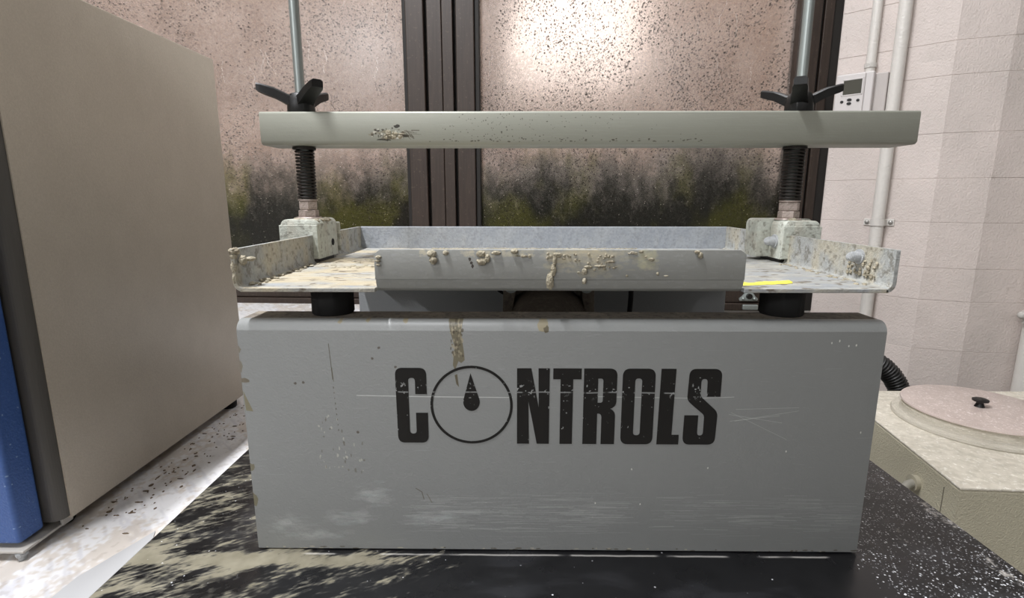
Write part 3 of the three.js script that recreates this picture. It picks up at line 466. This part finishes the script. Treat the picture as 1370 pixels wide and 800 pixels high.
// clamp blocks, rods, nuts, springs -----------------------------------------
const ZR = -0.7, RODS = [-0.2775, 0.355];
function hexNut(x, y, z, r, h, turn = 0) { const c = 0.0012, g = new THREE.LatheGeometry([[0, 0], [r - c, 0], [r, c], [r, h - c], [r - c, h], [0, h]].map((p) => new THREE.Vector2(...p)), 6); g.rotateY(turn); return toCreasedNormals(T(g, x, y, z), 0.3); }
function domeNut(x, y, z, dir, r) { return [cyl(r, r, 0.008, x + dir * 0.004, y, z, 'x', 6), T(new THREE.SphereGeometry(r * 0.82, 14, 10), x + dir * 0.009, y, z), cyl(r * 1.35, r * 1.35, 0.002, x + dir * 0.001, y, z, 'x', 20)]; }
{
  RODS.forEach((x, i) => {
    // block: folded sheet cover with rounded shoulders
    const w = i ? 0.046 : 0.047, c = i ? 0.359 : -0.2795, d0 = i ? -0.708 : -0.744, yb = 1.156, yt = i ? 1.205 : 1.2065, r = 0.008;
    const s = new THREE.Shape(); s.moveTo(c - w / 2, yb); s.lineTo(c + w / 2, yb); s.lineTo(c + w / 2, yt - r); s.absarc(c + w / 2 - r, yt - r, r, 0, Math.PI / 2, false); s.lineTo(c - w / 2 + r, yt); s.absarc(c - w / 2 + r, yt - r, r, Math.PI / 2, Math.PI, false); s.closePath();
    const blk = part(table, 'clamp_block', extrudeZ(s, d0, i ? -0.669 : -0.667, 0.003, 6), M.blockPaint);
    part(blk, 'cover_lip', box(c - w / 2 - 0.0008, c + w / 2 + 0.0008, yb + 0.001, yt - 0.007, -0.6705, i ? -0.6682 : -0.6662, 0.0006), M.blockPaint);
    if (i) {
      const q = new THREE.Shape(); q.moveTo(0.32, yb); q.lineTo(0.392, yb); q.lineTo(0.392, 1.2); q.quadraticCurveTo(0.392, 1.206, 0.386, 1.206); q.lineTo(0.328, 1.206); q.quadraticCurveTo(0.32, 1.206, 0.32, 1.198); q.closePath();
      part(table, 'clamp_plate', extrudeZ(q, -0.745, -0.7085, 0.001, 6), M.blockPaint);
      part(table, 'dome_nut', domeNut(0.336, 1.178, -0.69, -1, 0.0066), M.boltWhite);
      part(table, 'dome_nut', domeNut(0.3435, 1.1755, -0.528, -1, 0.0056), M.boltWhite);
    } else {
      part(table, 'clamp_plate', box(c - 0.026, c + 0.0262, yb + 0.003, yt - 0.006, -0.75, -0.745, 0.002), M.blockPaint);
      part(table, 'bolt_hole', cyl(0.0046, 0.0046, 0.0012, c + w / 2 + 0.0002, 1.174, -0.722, 'x', 18), M.rubber);
    }
    part(table, 'packing_plate', box(c - 0.02, c + 0.02, TT - 0.0005, yb + 0.0005, -0.735, -0.68, 0.001), M.springSteel);
    const n = part(table, 'nut_stack', [lathe([[0, 0], [0.0155, 0], [0.0165, 0.001], [0.0155, 0.0025], [0, 0.0025]], x, yt - 0.0003, ZR, 24), hexNut(x, yt + 0.002, ZR, 0.0128, 0.0095), hexNut(x, yt + 0.0118, ZR, 0.0125, 0.0115, 0.35), lathe([[0, 0], [0.0125, 0], [0.0125, 0.0016], [0, 0.0016]], x, yt + 0.0234, ZR, 24)], M.nutSteel);
    if (i) void n;
    // threaded rod
    const pts = [[0, 1.16]]; for (let y = 1.165, k = 0; y < 1.62; y += 0.00085, k++) pts.push([k % 2 ? 0.0064 : 0.0054, y]); pts.push([0, 1.62]);
    part(table, 'threaded_rod', T(new THREE.LatheGeometry(pts.map((p) => new THREE.Vector2(...p)), 20), x, 0, ZR), M.zinc);
    // spring
    const y0 = yt + 0.0265, y1 = 1.2945, R0 = i ? 0.0118 : 0.0105, turns = 15, cp = []; for (let k = 0; k <= turns * 16; k++) { const a = k / 16 * 6.2832; cp.push([x + R0 * Math.cos(a), y0 + (y1 - y0) * k / (turns * 16), ZR + R0 * Math.sin(a)]); }
    part(table, 'spring', tube(cp, 0.0017, turns * 20, 7), M.springSteel);
    part(table, 'washer', lathe([[0.007, 0], [0.0145, 0], [0.0145, 0.003], [0.007, 0.003]], x, 1.2945, ZR, 28), M.springSteel);
  });
}
// mortar on the left block top and right block
part(table, 'mortar_splash', (() => { reseed(3); return Array.from({ length: 30 }, (_, i) => lump(-0.2775 + 0.034 * (rnd() - 0.4), 1.2055 - 0.004 * rnd() * rnd(), -0.672 - 0.05 * rnd(), 0.003 + 0.004 * rnd(), 0.0012 + 0.0018 * rnd(), 0.003 + 0.003 * rnd(), i)); })(), M.mortar, 'mortar caked on the clamp block');
part(table, 'mortar_splash', [lump(0.352, 1.205, -0.682, 0.006, 0.003, 0.004, 5)], M.mortar);
// vibrator motor hung under the tray
{
  const cx = 0.038, cy = 1.0665, z0 = -0.64;
  const body = part(table, 'motor', [T(new THREE.LatheGeometry([[0, 0.012], [0.035, 0.012], [0.049, 0.008], [0.055, 0.002], [0.0585, -0.01], [0.0585, -0.12], [0.0, -0.12]].map((p) => new THREE.Vector2(...p)), 48).rotateX(Math.PI / 2), cx, cy, z0)], M.motorPaint);
  part(body, 'motor_flange', box(cx - 0.052, cx + 0.052, 1.108, 1.1465, z0 - 0.1, z0 - 0.02, 0.003), M.motorPaint);
  for (const s of [-1, 1]) {
    part(body, 'mounting_ear', extrudeZ(poly([[cx + s * 0.036, 1.146], [cx + s * 0.062, 1.146], [cx + s * 0.062, 1.139], [cx + s * 0.056, 1.128], [cx + s * 0.057, 1.09], [cx + s * 0.046, 1.09]].map((p) => p)), z0 - 0.03, z0 + 0.004, 0.001), M.motorPaint);
    part(body, 'bolt', [cyl(0.0065, 0.0065, 0.006, cx + s * 0.0465, 1.1265, z0 + 0.006, 'z', 6), cyl(0.0085, 0.0085, 0.0015, cx + s * 0.0465, 1.1265, z0 + 0.0045, 'z', 20)], M.zinc);
  }
  part(table, 'motor_cable', tube([[0.128, 1.147, -0.66], [0.14, 1.13, -0.65], [0.142, 1.1, -0.65], [0.13, 1.02, -0.66], [0.09, 0.98, -0.68]], 0.0032, 40, 8), M.rubber);
  part(table, 'motor_cable', tube([[-0.02, 1.147, -0.66], [-0.03, 1.135, -0.655], [-0.026, 1.12, -0.655], [-0.012, 1.11, -0.66]], 0.002, 24, 8), M.rubber);
}

// ------------------------------------------------------------------ clamping beam and wing knobs
{
  const cv = document.createElement('canvas'); cv.width = 2048; cv.height = 128; const g = cv.getContext('2d'); reseed(66);
  g.fillStyle = '#9a9b90'; g.fillRect(0, 0, 2048, 128); const k = 2048 / 0.815;     // px per metre
  const rag = (col, a, x, y, w, h) => { g.globalAlpha = a; g.fillStyle = col; g.beginPath(); for (let i = 0; i < 9; i++) { const q = i / 9 * 6.283, r = 0.5 + 0.6 * rnd(); g.lineTo(x + Math.cos(q) * w * r, y + Math.sin(q) * h * r); } g.closePath(); g.fill(); };
  for (let i = 0; i < 900; i++) { g.globalAlpha = 0.1; g.strokeStyle = rnd() < 0.5 ? '#bec3b8' : '#8e938a'; g.lineWidth = 0.6 + rnd(); const x = rnd() * 2048, y = rnd() * 128; g.beginPath(); g.moveTo(x, y); g.lineTo(x + 20 + 90 * rnd(), y + (rnd() - 0.5) * 4); g.stroke(); }
  for (let i = 0; i < 130; i++) rag('#3f3a32', 0.8, 560 + 700 * rnd() * rnd() + 200 * rnd(), 12 + 100 * rnd(), 1 + 3 * rnd() * rnd(), 1 + 3 * rnd() * rnd());
  for (let i = 0; i < 60; i++) rag('#4a443a', 0.8, 500 + 900 * rnd(), 104 + 10 * rnd(), 1 + 5 * rnd(), 1 + 2 * rnd());
  // gouged patch with torn paint and mortar
  const hx = 405, hy = 78; for (let i = 0; i < 90; i++) { const a = (rnd() + rnd() - 1), q = rnd(); rag(['#5b5344', '#3a342b', '#d3d0c4', '#8d8672'][Math.floor(rnd() * 4)], 0.85, hx + 70 * a, hy + 34 * (rnd() - 0.5) * (1.2 - Math.abs(a)) + 12 * q, 2 + 9 * rnd() * rnd(), 1.5 + 4 * rnd()); }
  rag('#6b6454', 1, 410, 98, 34, 10); rag('#2e2a22', 1, 430, 58, 11, 8); rag('#3a352b', 1, 455, 92, 20, 6); rag('#d8d6cc', 1, 432, 100, 20, 5); rag('#2e2a22', 0.9, 390, 106, 26, 4);
  for (let i = 0; i < 24; i++) { g.globalAlpha = 0.6; g.strokeStyle = '#4c463b'; g.lineWidth = 1 + rnd(); const x = 440 + 40 * rnd(), y = 70 + 20 * rnd(); g.beginPath(); g.moveTo(x, y); g.lineTo(x + 30 * rnd(), y + 22 * rnd()); g.stroke(); }
  g.globalAlpha = 1;
  const t = new THREE.CanvasTexture(cv); t.colorSpace = THREE.SRGBColorSpace; t.wrapS = t.wrapT = THREE.RepeatWrapping;
  const y0 = 1.2985, y1 = 1.3385, zf = -0.676, d = 0.048, r = 0.005, th = 0.004, xa = -0.322, xb = 0.4925; void k;
  window2(t, xa, xb, y0 - 0.001, y1 + 0.001);
  const s = new THREE.Shape(); s.moveTo(0, y0 + r); s.lineTo(0, y1 - 0.003); s.absarc(0.003, y1 - 0.003, 0.003, Math.PI, Math.PI / 2, true); s.lineTo(d, y1); s.lineTo(d, y1 - th); s.lineTo(th, y1 - th); s.lineTo(th, y0 + th); s.lineTo(d, y0 + th); s.lineTo(d, y0); s.lineTo(r, y0); s.absarc(r, y0 + r, r, Math.PI * 1.5, Math.PI, true); s.closePath();
  const g2 = extrudeX(s, xa, xb, 0.0012, 8); g2.translate(0, 0, zf);
  const p = g2.attributes.position, uv = g2.attributes.uv; for (let i = 0; i < p.count; i++) uv.setXY(i, p.getX(i), Math.min(y1, Math.max(y0, p.getY(i))));
  const b = thing('clamping_beam', 'pale grey green steel channel beam clamped across the two threaded rods', 'beam');
  part(b, 'channel', g2, std({ map: t, roughness: 0.45, metalness: 0.1, bumpMap: peel, bumpScale: 0.00005 }));
  part(b, 'chipped_mortar', Array.from({ length: 14 }, (_, i) => lump(-0.16 + 0.03 * (rnd() - 0.5), 1.306 + 0.012 * rnd(), zf - 0.0002, 0.0012 + 0.003 * rnd(), 0.001 + 0.0014 * rnd(), 0.0012, i)), M.mortar);
  // three-armed knobs
  [[RODS[0], 45, 0, 'black three armed plastic knob with upswept arms, nearer the grey cabinet'], [RODS[1], 118, 0.5, 'black three armed plastic knob beside the wall thermostat']].forEach(([x, a0, e, label], i) => {
    const o = thing('wing_knob', label, 'knob', [x, y1, ZR], 0, 'wing knobs on the clamping beam');
    part(o, 'hub', lathe([[0.0067, 0], [0.0168, 0], [0.0172, 0.001], [0.0162, 0.017], [0.0125, 0.024], [0.0085, 0.0255], [0.0067, 0.0255], [0.0067, 0]], 0, 0, 0, 36), M.blackPlastic);
    for (let k = 0; k < 3; k++) {
      const a = THREE.MathUtils.degToRad(a0 + 120 * k);
      // arm: tapering box swept outward and up
      const st = [[0.009, 0.006, 0.021, 0.0105], [0.014, 0.010, 0.023, 0.010], [0.03, 0.0185, 0.0305, 0.0085], [0.046, 0.024, 0.0345, 0.0082], [0.0505, 0.0262, 0.0352, 0.007]];
      const v = [], ix = []; st.forEach(([rr, lo, hi, hw]) => { v.push(rr, lo, hw, rr, hi - 0.002, hw, rr, hi, hw * 0.7, rr, hi, -hw * 0.7, rr, hi - 0.002, -hw, rr, lo, -hw); });
      for (let q = 0; q + 1 < st.length; q++) for (let c = 0; c < 6; c++) { const m = q * 6 + c, n = q * 6 + (c + 1) % 6; ix.push(m, n, m + 6, n, n + 6, m + 6); }
      for (let c = 1; c < 5; c++) { const z = (st.length - 1) * 6; ix.push(z, z + c, z + c + 1); ix.push(0, c + 1, c); }
      const gg = new THREE.BufferGeometry(); gg.setAttribute('position', new THREE.Float32BufferAttribute(v, 3)); gg.setIndex(ix); gg.rotateY(a - Math.PI * 2 * 0 ); gg.computeVertexNormals();
      const gn = toCreasedNormals(gg, 0.5); gn.setAttribute('uv', new THREE.BufferAttribute(new Float32Array(gn.attributes.position.count * 2), 2));
      gn.applyMatrix4(new THREE.Matrix4().makeRotationY(-2 * a));     // angle counted from +x towards the camera
      part(o, 'arm', gn, M.blackPlastic);
    }
    void e; void i;
  });
}
// yellow scrap on the tray
{
  const o = thing('yellow_tape_scrap', 'crumpled scrap of bright yellow tape lying on the tray floor', 'tape');
  reseed(12);
  const v = [], ix = [], n = 14; for (let i = 0; i <= n; i++) { const u = i / n, x = 0.2125 + 0.056 * u, z = -0.4975 - 0.014 * u, w = 0.006 + 0.004 * rnd(), h = 0.0008 + 0.003 * rnd(); v.push(x, TT + 0.0003, z + w / 2, x + 0.001, TT + h, z + 0.001 * rnd(), x, TT + 0.0003 + 0.0015 * rnd(), z - w); }
  for (let i = 0; i < n; i++) for (let c = 0; c < 2; c++) { const a = i * 3 + c; ix.push(a, a + 3, a + 1, a + 1, a + 3, a + 4); }
  const g = new THREE.BufferGeometry(); g.setAttribute('position', new THREE.Float32BufferAttribute(v, 3)); g.setIndex(ix); g.computeVertexNormals();
  part(o, 'tape', g, std({ color: 0xe6de5a, roughness: 0.5, side: THREE.DoubleSide }));
}

// ------------------------------------------------------------------ grey cabinet with blue door
{
  const o = thing('grey_cabinet', 'large grey steel laboratory cabinet with a blue door edge', 'cabinet');
  const tex = window2(dataTex(1024, 1024, (u, v) => {                    // on the side: u along z (x + z of the face), v up
    const f = (vnoise(u * 500, v * 500) - 0.5) * 10 + (fbm(u * 20, v * 20, 4) - 0.5) * 8;
    const rust = sst(0.006, 0.001, Math.abs(u - 0.957 + 0.006 * (fbm(v * 60, 2, 3) - 0.5))) * sst(0.16, 0.12, v) * sst(0.3, 0.5, fbm(u * 200, v * 70, 3));
    return [192 + f, 182 + f, 167 + f].map((q, i) => mix(q, [112, 76, 48][i], rust * 0.6));
  }), -1.4, -0.98, 0.86, 1.46);
  const plan = [[-1.15, -0.887], [-0.488, -0.887], [-0.488, -0.512], [-1.15, -0.512]];
  const recessEdge = [[-0.4895, -0.513]]; for (let i = 0; i <= 8; i++) { const a = i / 8 * Math.PI / 2; recessEdge.push([-0.5 + 0.0105 * Math.cos(a), -0.5105 + 0.012 * Math.sin(a)]); } recessEdge.push([-0.52, -0.4985], [-0.52, -0.513]);
  part(o, 'edge_recess_shade', prismY(recessEdge, 0.892, 1.45, 0.0006), std({ color: 0x56534f, roughness: 0.5 }), 'edge strip coloured dark grey for the shade of the door recess');  // dark colour stands in for the shadow in the recess beside the door
  const g = new THREE.ExtrudeGeometry(poly(plan.map(([x, z]) => [x, -z])), { depth: 0.562 - 0.003, bevelEnabled: true, bevelThickness: 0.0015, bevelSize: 0.0015, bevelOffset: -0.0015, bevelSegments: 2 });
  g.rotateX(-Math.PI / 2); g.translate(0, 0.8905, 0);
  part(o, 'body', meterUV(toCreasedNormals(g, 0.5)), std({ map: tex, roughness: 0.38, bumpMap: peel, bumpScale: 0.00012 }));
  part(o, 'door_gasket', box(-1.13, -0.509, 0.9, 1.44, -0.512, -0.4955, 0.002), M.rubber);
  const door = part(o, 'door', box(-1.15, -0.503, 0.8885, 1.46, -0.496, -0.467, 0.004, 3), std({ map: scaled(dataTex(512, 512, (u, v) => { const f = (vnoise(u * 256, v * 256) - 0.5) * 10, s = sst(0.8, 0.84, fbm(u * 90, v * 90, 3)); return [60 + f + 90 * s, 92 + f + 80 * s, 152 + f + 50 * s]; }), 0.3), roughness: 0.45, bumpMap: peel, bumpScale: 0.0004 }), 'blue door');
  void door;
  part(o, 'door_rail', [box(-1.15, -0.4965, 0.8815, 0.8845, -0.512, -0.4625, 0.001), box(-0.4985, -0.4955, 0.8815, 0.905, -0.522, -0.508, 0.001)], std({ color: 0xb6b2ac, roughness: 0.45 }));
  for (const x of [-0.502, -1.05]) part(o, 'screw', [cyl(0.0035, 0.0035, 0.009, x, 0.8775, -0.466, 'y', 14), cyl(0.0055, 0.0055, 0.003, x, 0.8795, -0.466, 'y', 6)], M.boltWhite);
  for (const [x, z] of [[-0.517, -0.53], [-0.507, -0.862], [-1.1, -0.53], [-1.1, -0.862]]) part(o, 'foot', lathe([[0, 0], [0.011, 0], [0.0125, 0.002], [0.0125, 0.017], [0, 0.017]], x, 0.873, z, 24), M.rubber);
}
{
  reseed(21);
  const list = []; for (let i = 0; i < 130; i++) { const u = Math.pow(rnd(), 1.3), x = -0.487 + 0.06 * u, z = -0.5 - 0.42 * rnd(); list.push(lump(x, 0.8733, z, 0.0008 + 0.0034 * Math.pow(rnd(), 4), 0.0008, 0.0008 + 0.003 * Math.pow(rnd(), 4), i)); }
  const m = part(scene, 'bench_crumbs', list, std({ color: 0x6a5a4a, roughness: 1 })); m.userData = { label: 'brown crumbs of dirt scattered on the bench beside the grey cabinet', category: 'debris', kind: 'stuff' };
}
// white rod end on the sill
{
  const o = thing('window_stay', 'short white rod with a black tip lying at the window sill', 'rod');
  part(o, 'rod', tube([[-0.64, 0.89, -1.74], [-0.6, 0.886, -1.7], [-0.553, 0.879, -1.655]], 0.0065, 12, 10), M.white);
  part(o, 'tip', T(new THREE.SphereGeometry(0.0078, 14, 10), -0.5515, 0.8808, -1.6535), M.rubber);
}

// ------------------------------------------------------------------ pier fittings
const A0 = pier[0], At = [dirs[0][0], dirs[0][1]], An = [-inward(0)[0], -inward(0)[1]];
const onA = (s, d) => [A0[0] + At[0] * s + An[0] * d, A0[1] + At[1] * s + An[1] * d];
const turnA = -Math.atan2(At[1], At[0]);                      // own x along the face, own z out of the wall
{
  const [px, pz] = onA(0, 0);
  const o = thing('thermostat', 'white wall thermostat with a small dark display and four buttons', 'thermostat', [px, 0, pz], turnA);
  const wm = std({ color: 0xd2cdcb, roughness: 0.45 }), wd = std({ color: 0xbfb8b4, roughness: 0.6, bumpMap: grain, bumpScale: 0.0006 });
  part(o, 'back_box', box(0.018, 0.137, 1.462, 1.586, -0.004, 0.024, 0.004, 3), wd);
  const cov = part(o, 'cover', box(0.012, 0.106, 1.458, 1.5905, 0.0235, 0.042, 0.004, 3), wm);
  part(cov, 'front_plate', box(0.0125, 0.0865, 1.46, 1.588, 0.041, 0.047, 0.003, 3), wm);
  part(cov, 'display', box(0.033, 0.0795, 1.5315, 1.5715, 0.0455, 0.0474, 0.001), phy({ color: 0x4d4c44, roughness: 0.15, clearcoat: 0.6 }));
  part(cov, 'display_bezel', [box(0.029, 0.0835, 1.5715, 1.5745, 0.0465, 0.0485, 0.001), box(0.029, 0.0835, 1.5285, 1.5315, 0.0465, 0.0485, 0.001), box(0.029, 0.033, 1.5285, 1.5745, 0.0465, 0.0485, 0.001), box(0.0795, 0.0835, 1.5285, 1.5745, 0.0465, 0.0485, 0.001)], wm);
  for (const [x, y, w] of [[0.033, 1.5125, 0.0042], [0.052, 1.5165, 0.006], [0.052, 1.506, 0.006], [0.074, 1.513, 0.0042]]) part(cov, 'button', (() => { const g = cyl(1, 1, 1, 0, 0, 0, 'z', 20); g.scale(w, 0.0038, 0.003); return T(g, x, y, 0.0475); })(), M.blackPlastic);
}
function pipeRun(name, label, s, d, r, y0, y1, clipY) {
  const [x, z] = onA(s, d), o = thing(name, label, 'pipe', [x, 0, z], turnA);
  part(o, 'tube', meterUV(new THREE.CylinderGeometry(r, r, y1 - y0, 24, 1).translate(0, (y0 + y1) / 2, 0).toNonIndexed()), M.pipePaint);
  for (const y of clipY) {
    const b = [box(-0.038, -r + 0.002, y - 0.01, y + 0.01, -d + 0.0005, -d + 0.0045, 0.001), box(r - 0.002, 0.038, y - 0.01, y + 0.01, -d + 0.0005, -d + 0.0045, 0.001)];
    const ring = new THREE.CylinderGeometry(r + 0.003, r + 0.003, 0.02, 24, 1, true, -Math.PI / 2, Math.PI), in2 = new THREE.CylinderGeometry(r + 0.0005, r + 0.0005, 0.02, 24, 1, true, -Math.PI / 2, Math.PI);
    const clip = part(o, 'saddle_clip', [...b, ring.translate(0, y, 0), in2.translate(0, y, 0), box(-r - 0.0032, -r, y - 0.01, y + 0.01, -d + 0.001, 0.001, 0.0008), box(r, r + 0.0032, y - 0.01, y + 0.01, -d + 0.001, 0.001, 0.0008)], std({ color: 0xd8d4ce, roughness: 0.4, side: THREE.DoubleSide }));
    for (const q of [-1, 1]) part(clip, 'screw', T(new THREE.SphereGeometry(0.0062, 14, 8).scale(1, 1, 0.6), q * 0.0295, y, -d + 0.006), std({ color: 0xa8a6a2, roughness: 0.35, metalness: 0.5 }));
  }
  return o;
}
{
  const c = pipeRun('conduit', 'thin white conduit rising from the top of the wall thermostat', 0.087, 0.012, 0.0125, 1.586, 3.29, []);
  part(c, 'collar', [cyl(0.0155, 0.0155, 0.012, 0, 1.61, 0, 'y', 24)], M.pipePaint);
  pipeRun('wall_pipe', 'long white painted pipe held by a saddle clip beside the thermostat', 0.155, 0.018, 0.0165, 0.001, 3.29, [0.55, 1.163, 2.4]);
}
{ // thick pipe by the frame edge, on the third face
  const d = dirs[2], n = [-inward(2)[0], -inward(2)[1]], at = (s, o) => [pier[2][0] + d[0] * s + n[0] * o, pier[2][1] + d[1] * s + n[1] * o], [x, z] = at(0.148, 0.032);
  const o = thing('down_pipe', 'thick white painted pipe with a bracket behind the round lidded machine', 'pipe', [x, 0, z], -Math.atan2(d[1], d[0]));
  part(o, 'tube', meterUV(new THREE.CylinderGeometry(0.0225, 0.0225, 3.28, 28, 1).translate(0, 1.645, 0).toNonIndexed()), M.pipePaint);
  for (const y of [0.917, 2.2]) {
    const b = part(o, 'bracket', [cyl(0.0255, 0.0255, 0.018, 0, y, 0, 'y', 28), box(-0.012, 0.012, y - 0.008, y + 0.008, -0.031, -0.015, 0.001), box(0.02, 0.05, y - 0.009, y + 0.009, -0.006, 0.006, 0.002)], M.pipePaint);
    part(b, 'bracket_lug', [cyl(0.01, 0.01, 0.03, -0.03, y + 0.003, 0.012, 'x', 18), T(new THREE.SphereGeometry(0.01, 14, 10), -0.045, y + 0.003, 0.012), cyl(0.0045, 0.0045, 0.02, -0.034, y - 0.01, 0.008, 'y', 8)], M.pipePaint);
  }
}

// ------------------------------------------------------------------ cream machine with round lid
{
  const o = thing('lidded_machine', 'cream enamelled floor standing machine with a round clear lid and black knob', 'machine');
  const yt = 0.78, plan = [[0.707, -0.771], [1.33, -0.738], [1.33, -1.2], [0.772, -1.2]];
  const body = part(o, 'body', prismY(plan, 0.0, yt - 0.0045, 0.004), M.cream);
  part(o, 'top_plate', prismY(plan.map(([x, z], i) => [x + [-1, 1, 1, -1][i] * 0.0008, z + [1, 1, -1, -1][i] * 0.0008]), yt - 0.005, yt, 0.002), M.chalky);
  // seam of the side panel and the cable gland
  const sd = [0.0653 / 0.434, -0.429 / 0.434], side = (s, out) => [0.707 + 0.1497 * s - 0.9887 * out, -0.771 - 0.9887 * s - 0.1497 * out]; void sd;
  { const [a, b] = side(0.035, 0.0003), [c, d] = side(0.037, 0.0003), [e, f] = side(0.037, -0.002), [g, h] = side(0.035, -0.002); part(body, 'panel_seam', prismY([[a, b], [c, d], [e, f], [g, h]], 0.3, yt - 0.02, 0), std({ color: 0x6f6a5c })); }
  { const [x, z] = side(0.105, 0.004); const gl = part(o, 'cable_gland', [cyl(0.013, 0.014, 0.012, x, 0.728, z, 'x', 24)], std({ color: 0xa8a290, roughness: 0.5 })); void gl;
    part(o, 'power_cable', tube([[x + 0.01, 0.728, z], [x - 0.012, 0.727, z + 0.003], [x - 0.032, 0.716, z + 0.012], [x - 0.05, 0.68, z + 0.02], [x - 0.055, 0.55, z + 0.02], [x - 0.05, 0.3, z], [x - 0.05, 0.012, z]], 0.0075, 60, 12), std({ color: 0x8f8c82, roughness: 0.5 })); }
  const cx = 0.946, cz = -1.022, R1 = 0.128;
  part(o, 'collar', lathe([[0.05, 0], [R1 + 0.017, 0], [R1 + 0.018, 0.003], [R1 + 0.016, 0.007], [R1 + 0.003, 0.0085], [R1, 0.012], [R1, 0.029], [R1 - 0.006, 0.029], [R1 - 0.006, 0.002]], cx, yt - 0.0005, cz, 72), M.chalky);
  const lid = part(o, 'lid', lathe([[0, 0.034], [R1 - 0.002, 0.034], [R1 + 0.003, 0.033], [R1 + 0.004, 0.030], [R1 + 0.001, 0.0285], [0, 0.0285]], cx, yt, cz, 72), std({ map: scaled(dataTex(512, 512, (u, v) => { const a = fbm(u * 14, v * 14, 4) - 0.5, s = sst(0.66, 0.72, fbm(u * 64 + 20, v * 64, 3)); return [196 + 22 * a + 30 * s, 180 + 22 * a + 34 * s, 172 + 22 * a + 38 * s]; }), 0.3), roughness: 0.3 }), 'dusty pinkish lid');
  part(lid, 'lid_knob', lathe([[0, 0], [0.009, 0], [0.0075, 0.003], [0.006, 0.008], [0.007, 0.010], [0.0135, 0.012], [0.014, 0.0155], [0.011, 0.017], [0, 0.0172]], cx, yt + 0.034, cz, 32), M.blackPlastic);
}
{ // corrugated hose behind the machine
  const o = thing('corrugated_hose', 'black corrugated hose coming out from behind the cream machine', 'hose');
  const curve = new THREE.CatmullRomCurve3([[0.8, 0.842, -1.31], [0.87, 0.838, -1.3], [0.925, 0.815, -1.285], [0.965, 0.76, -1.27], [0.98, 0.66, -1.26], [0.985, 0.4, -1.255], [0.985, 0.03, -1.255]].map((p) => new THREE.Vector3(...p)));
  const S = 560, rs = 18, fr = curve.computeFrenetFrames(S), v = [], ix = [];
  for (let i = 0; i <= S; i++) { const c = curve.getPointAt(i / S), r = 0.0225 + 0.003 * Math.sin(i / S * curve.getLength() / 0.0072 * 6.2832); for (let j = 0; j < rs; j++) { const a = j / rs * 6.2832, n = fr.normals[i], b = fr.binormals[i]; v.push(c.x + r * (Math.cos(a) * n.x + Math.sin(a) * b.x), c.y + r * (Math.cos(a) * n.y + Math.sin(a) * b.y), c.z + r * (Math.cos(a) * n.z + Math.sin(a) * b.z)); } }
  for (let i = 0; i < S; i++) for (let j = 0; j < rs; j++) { const a = i * rs + j, b = i * rs + (j + 1) % rs; ix.push(a, b, a + rs, b, b + rs, a + rs); }
  const g = new THREE.BufferGeometry(); g.setAttribute('position', new THREE.Float32BufferAttribute(v, 3)); g.setIndex(ix); g.computeVertexNormals();
  part(o, 'hose', g, std({ color: 0x1c1b1a, roughness: 0.45, side: THREE.DoubleSide }));
}

// ------------------------------------------------------------------
scene.traverse((o) => { if (o.isMesh) { o.castShadow = true; o.receiveShadow = true; } });
renderer.render(scene, camera);
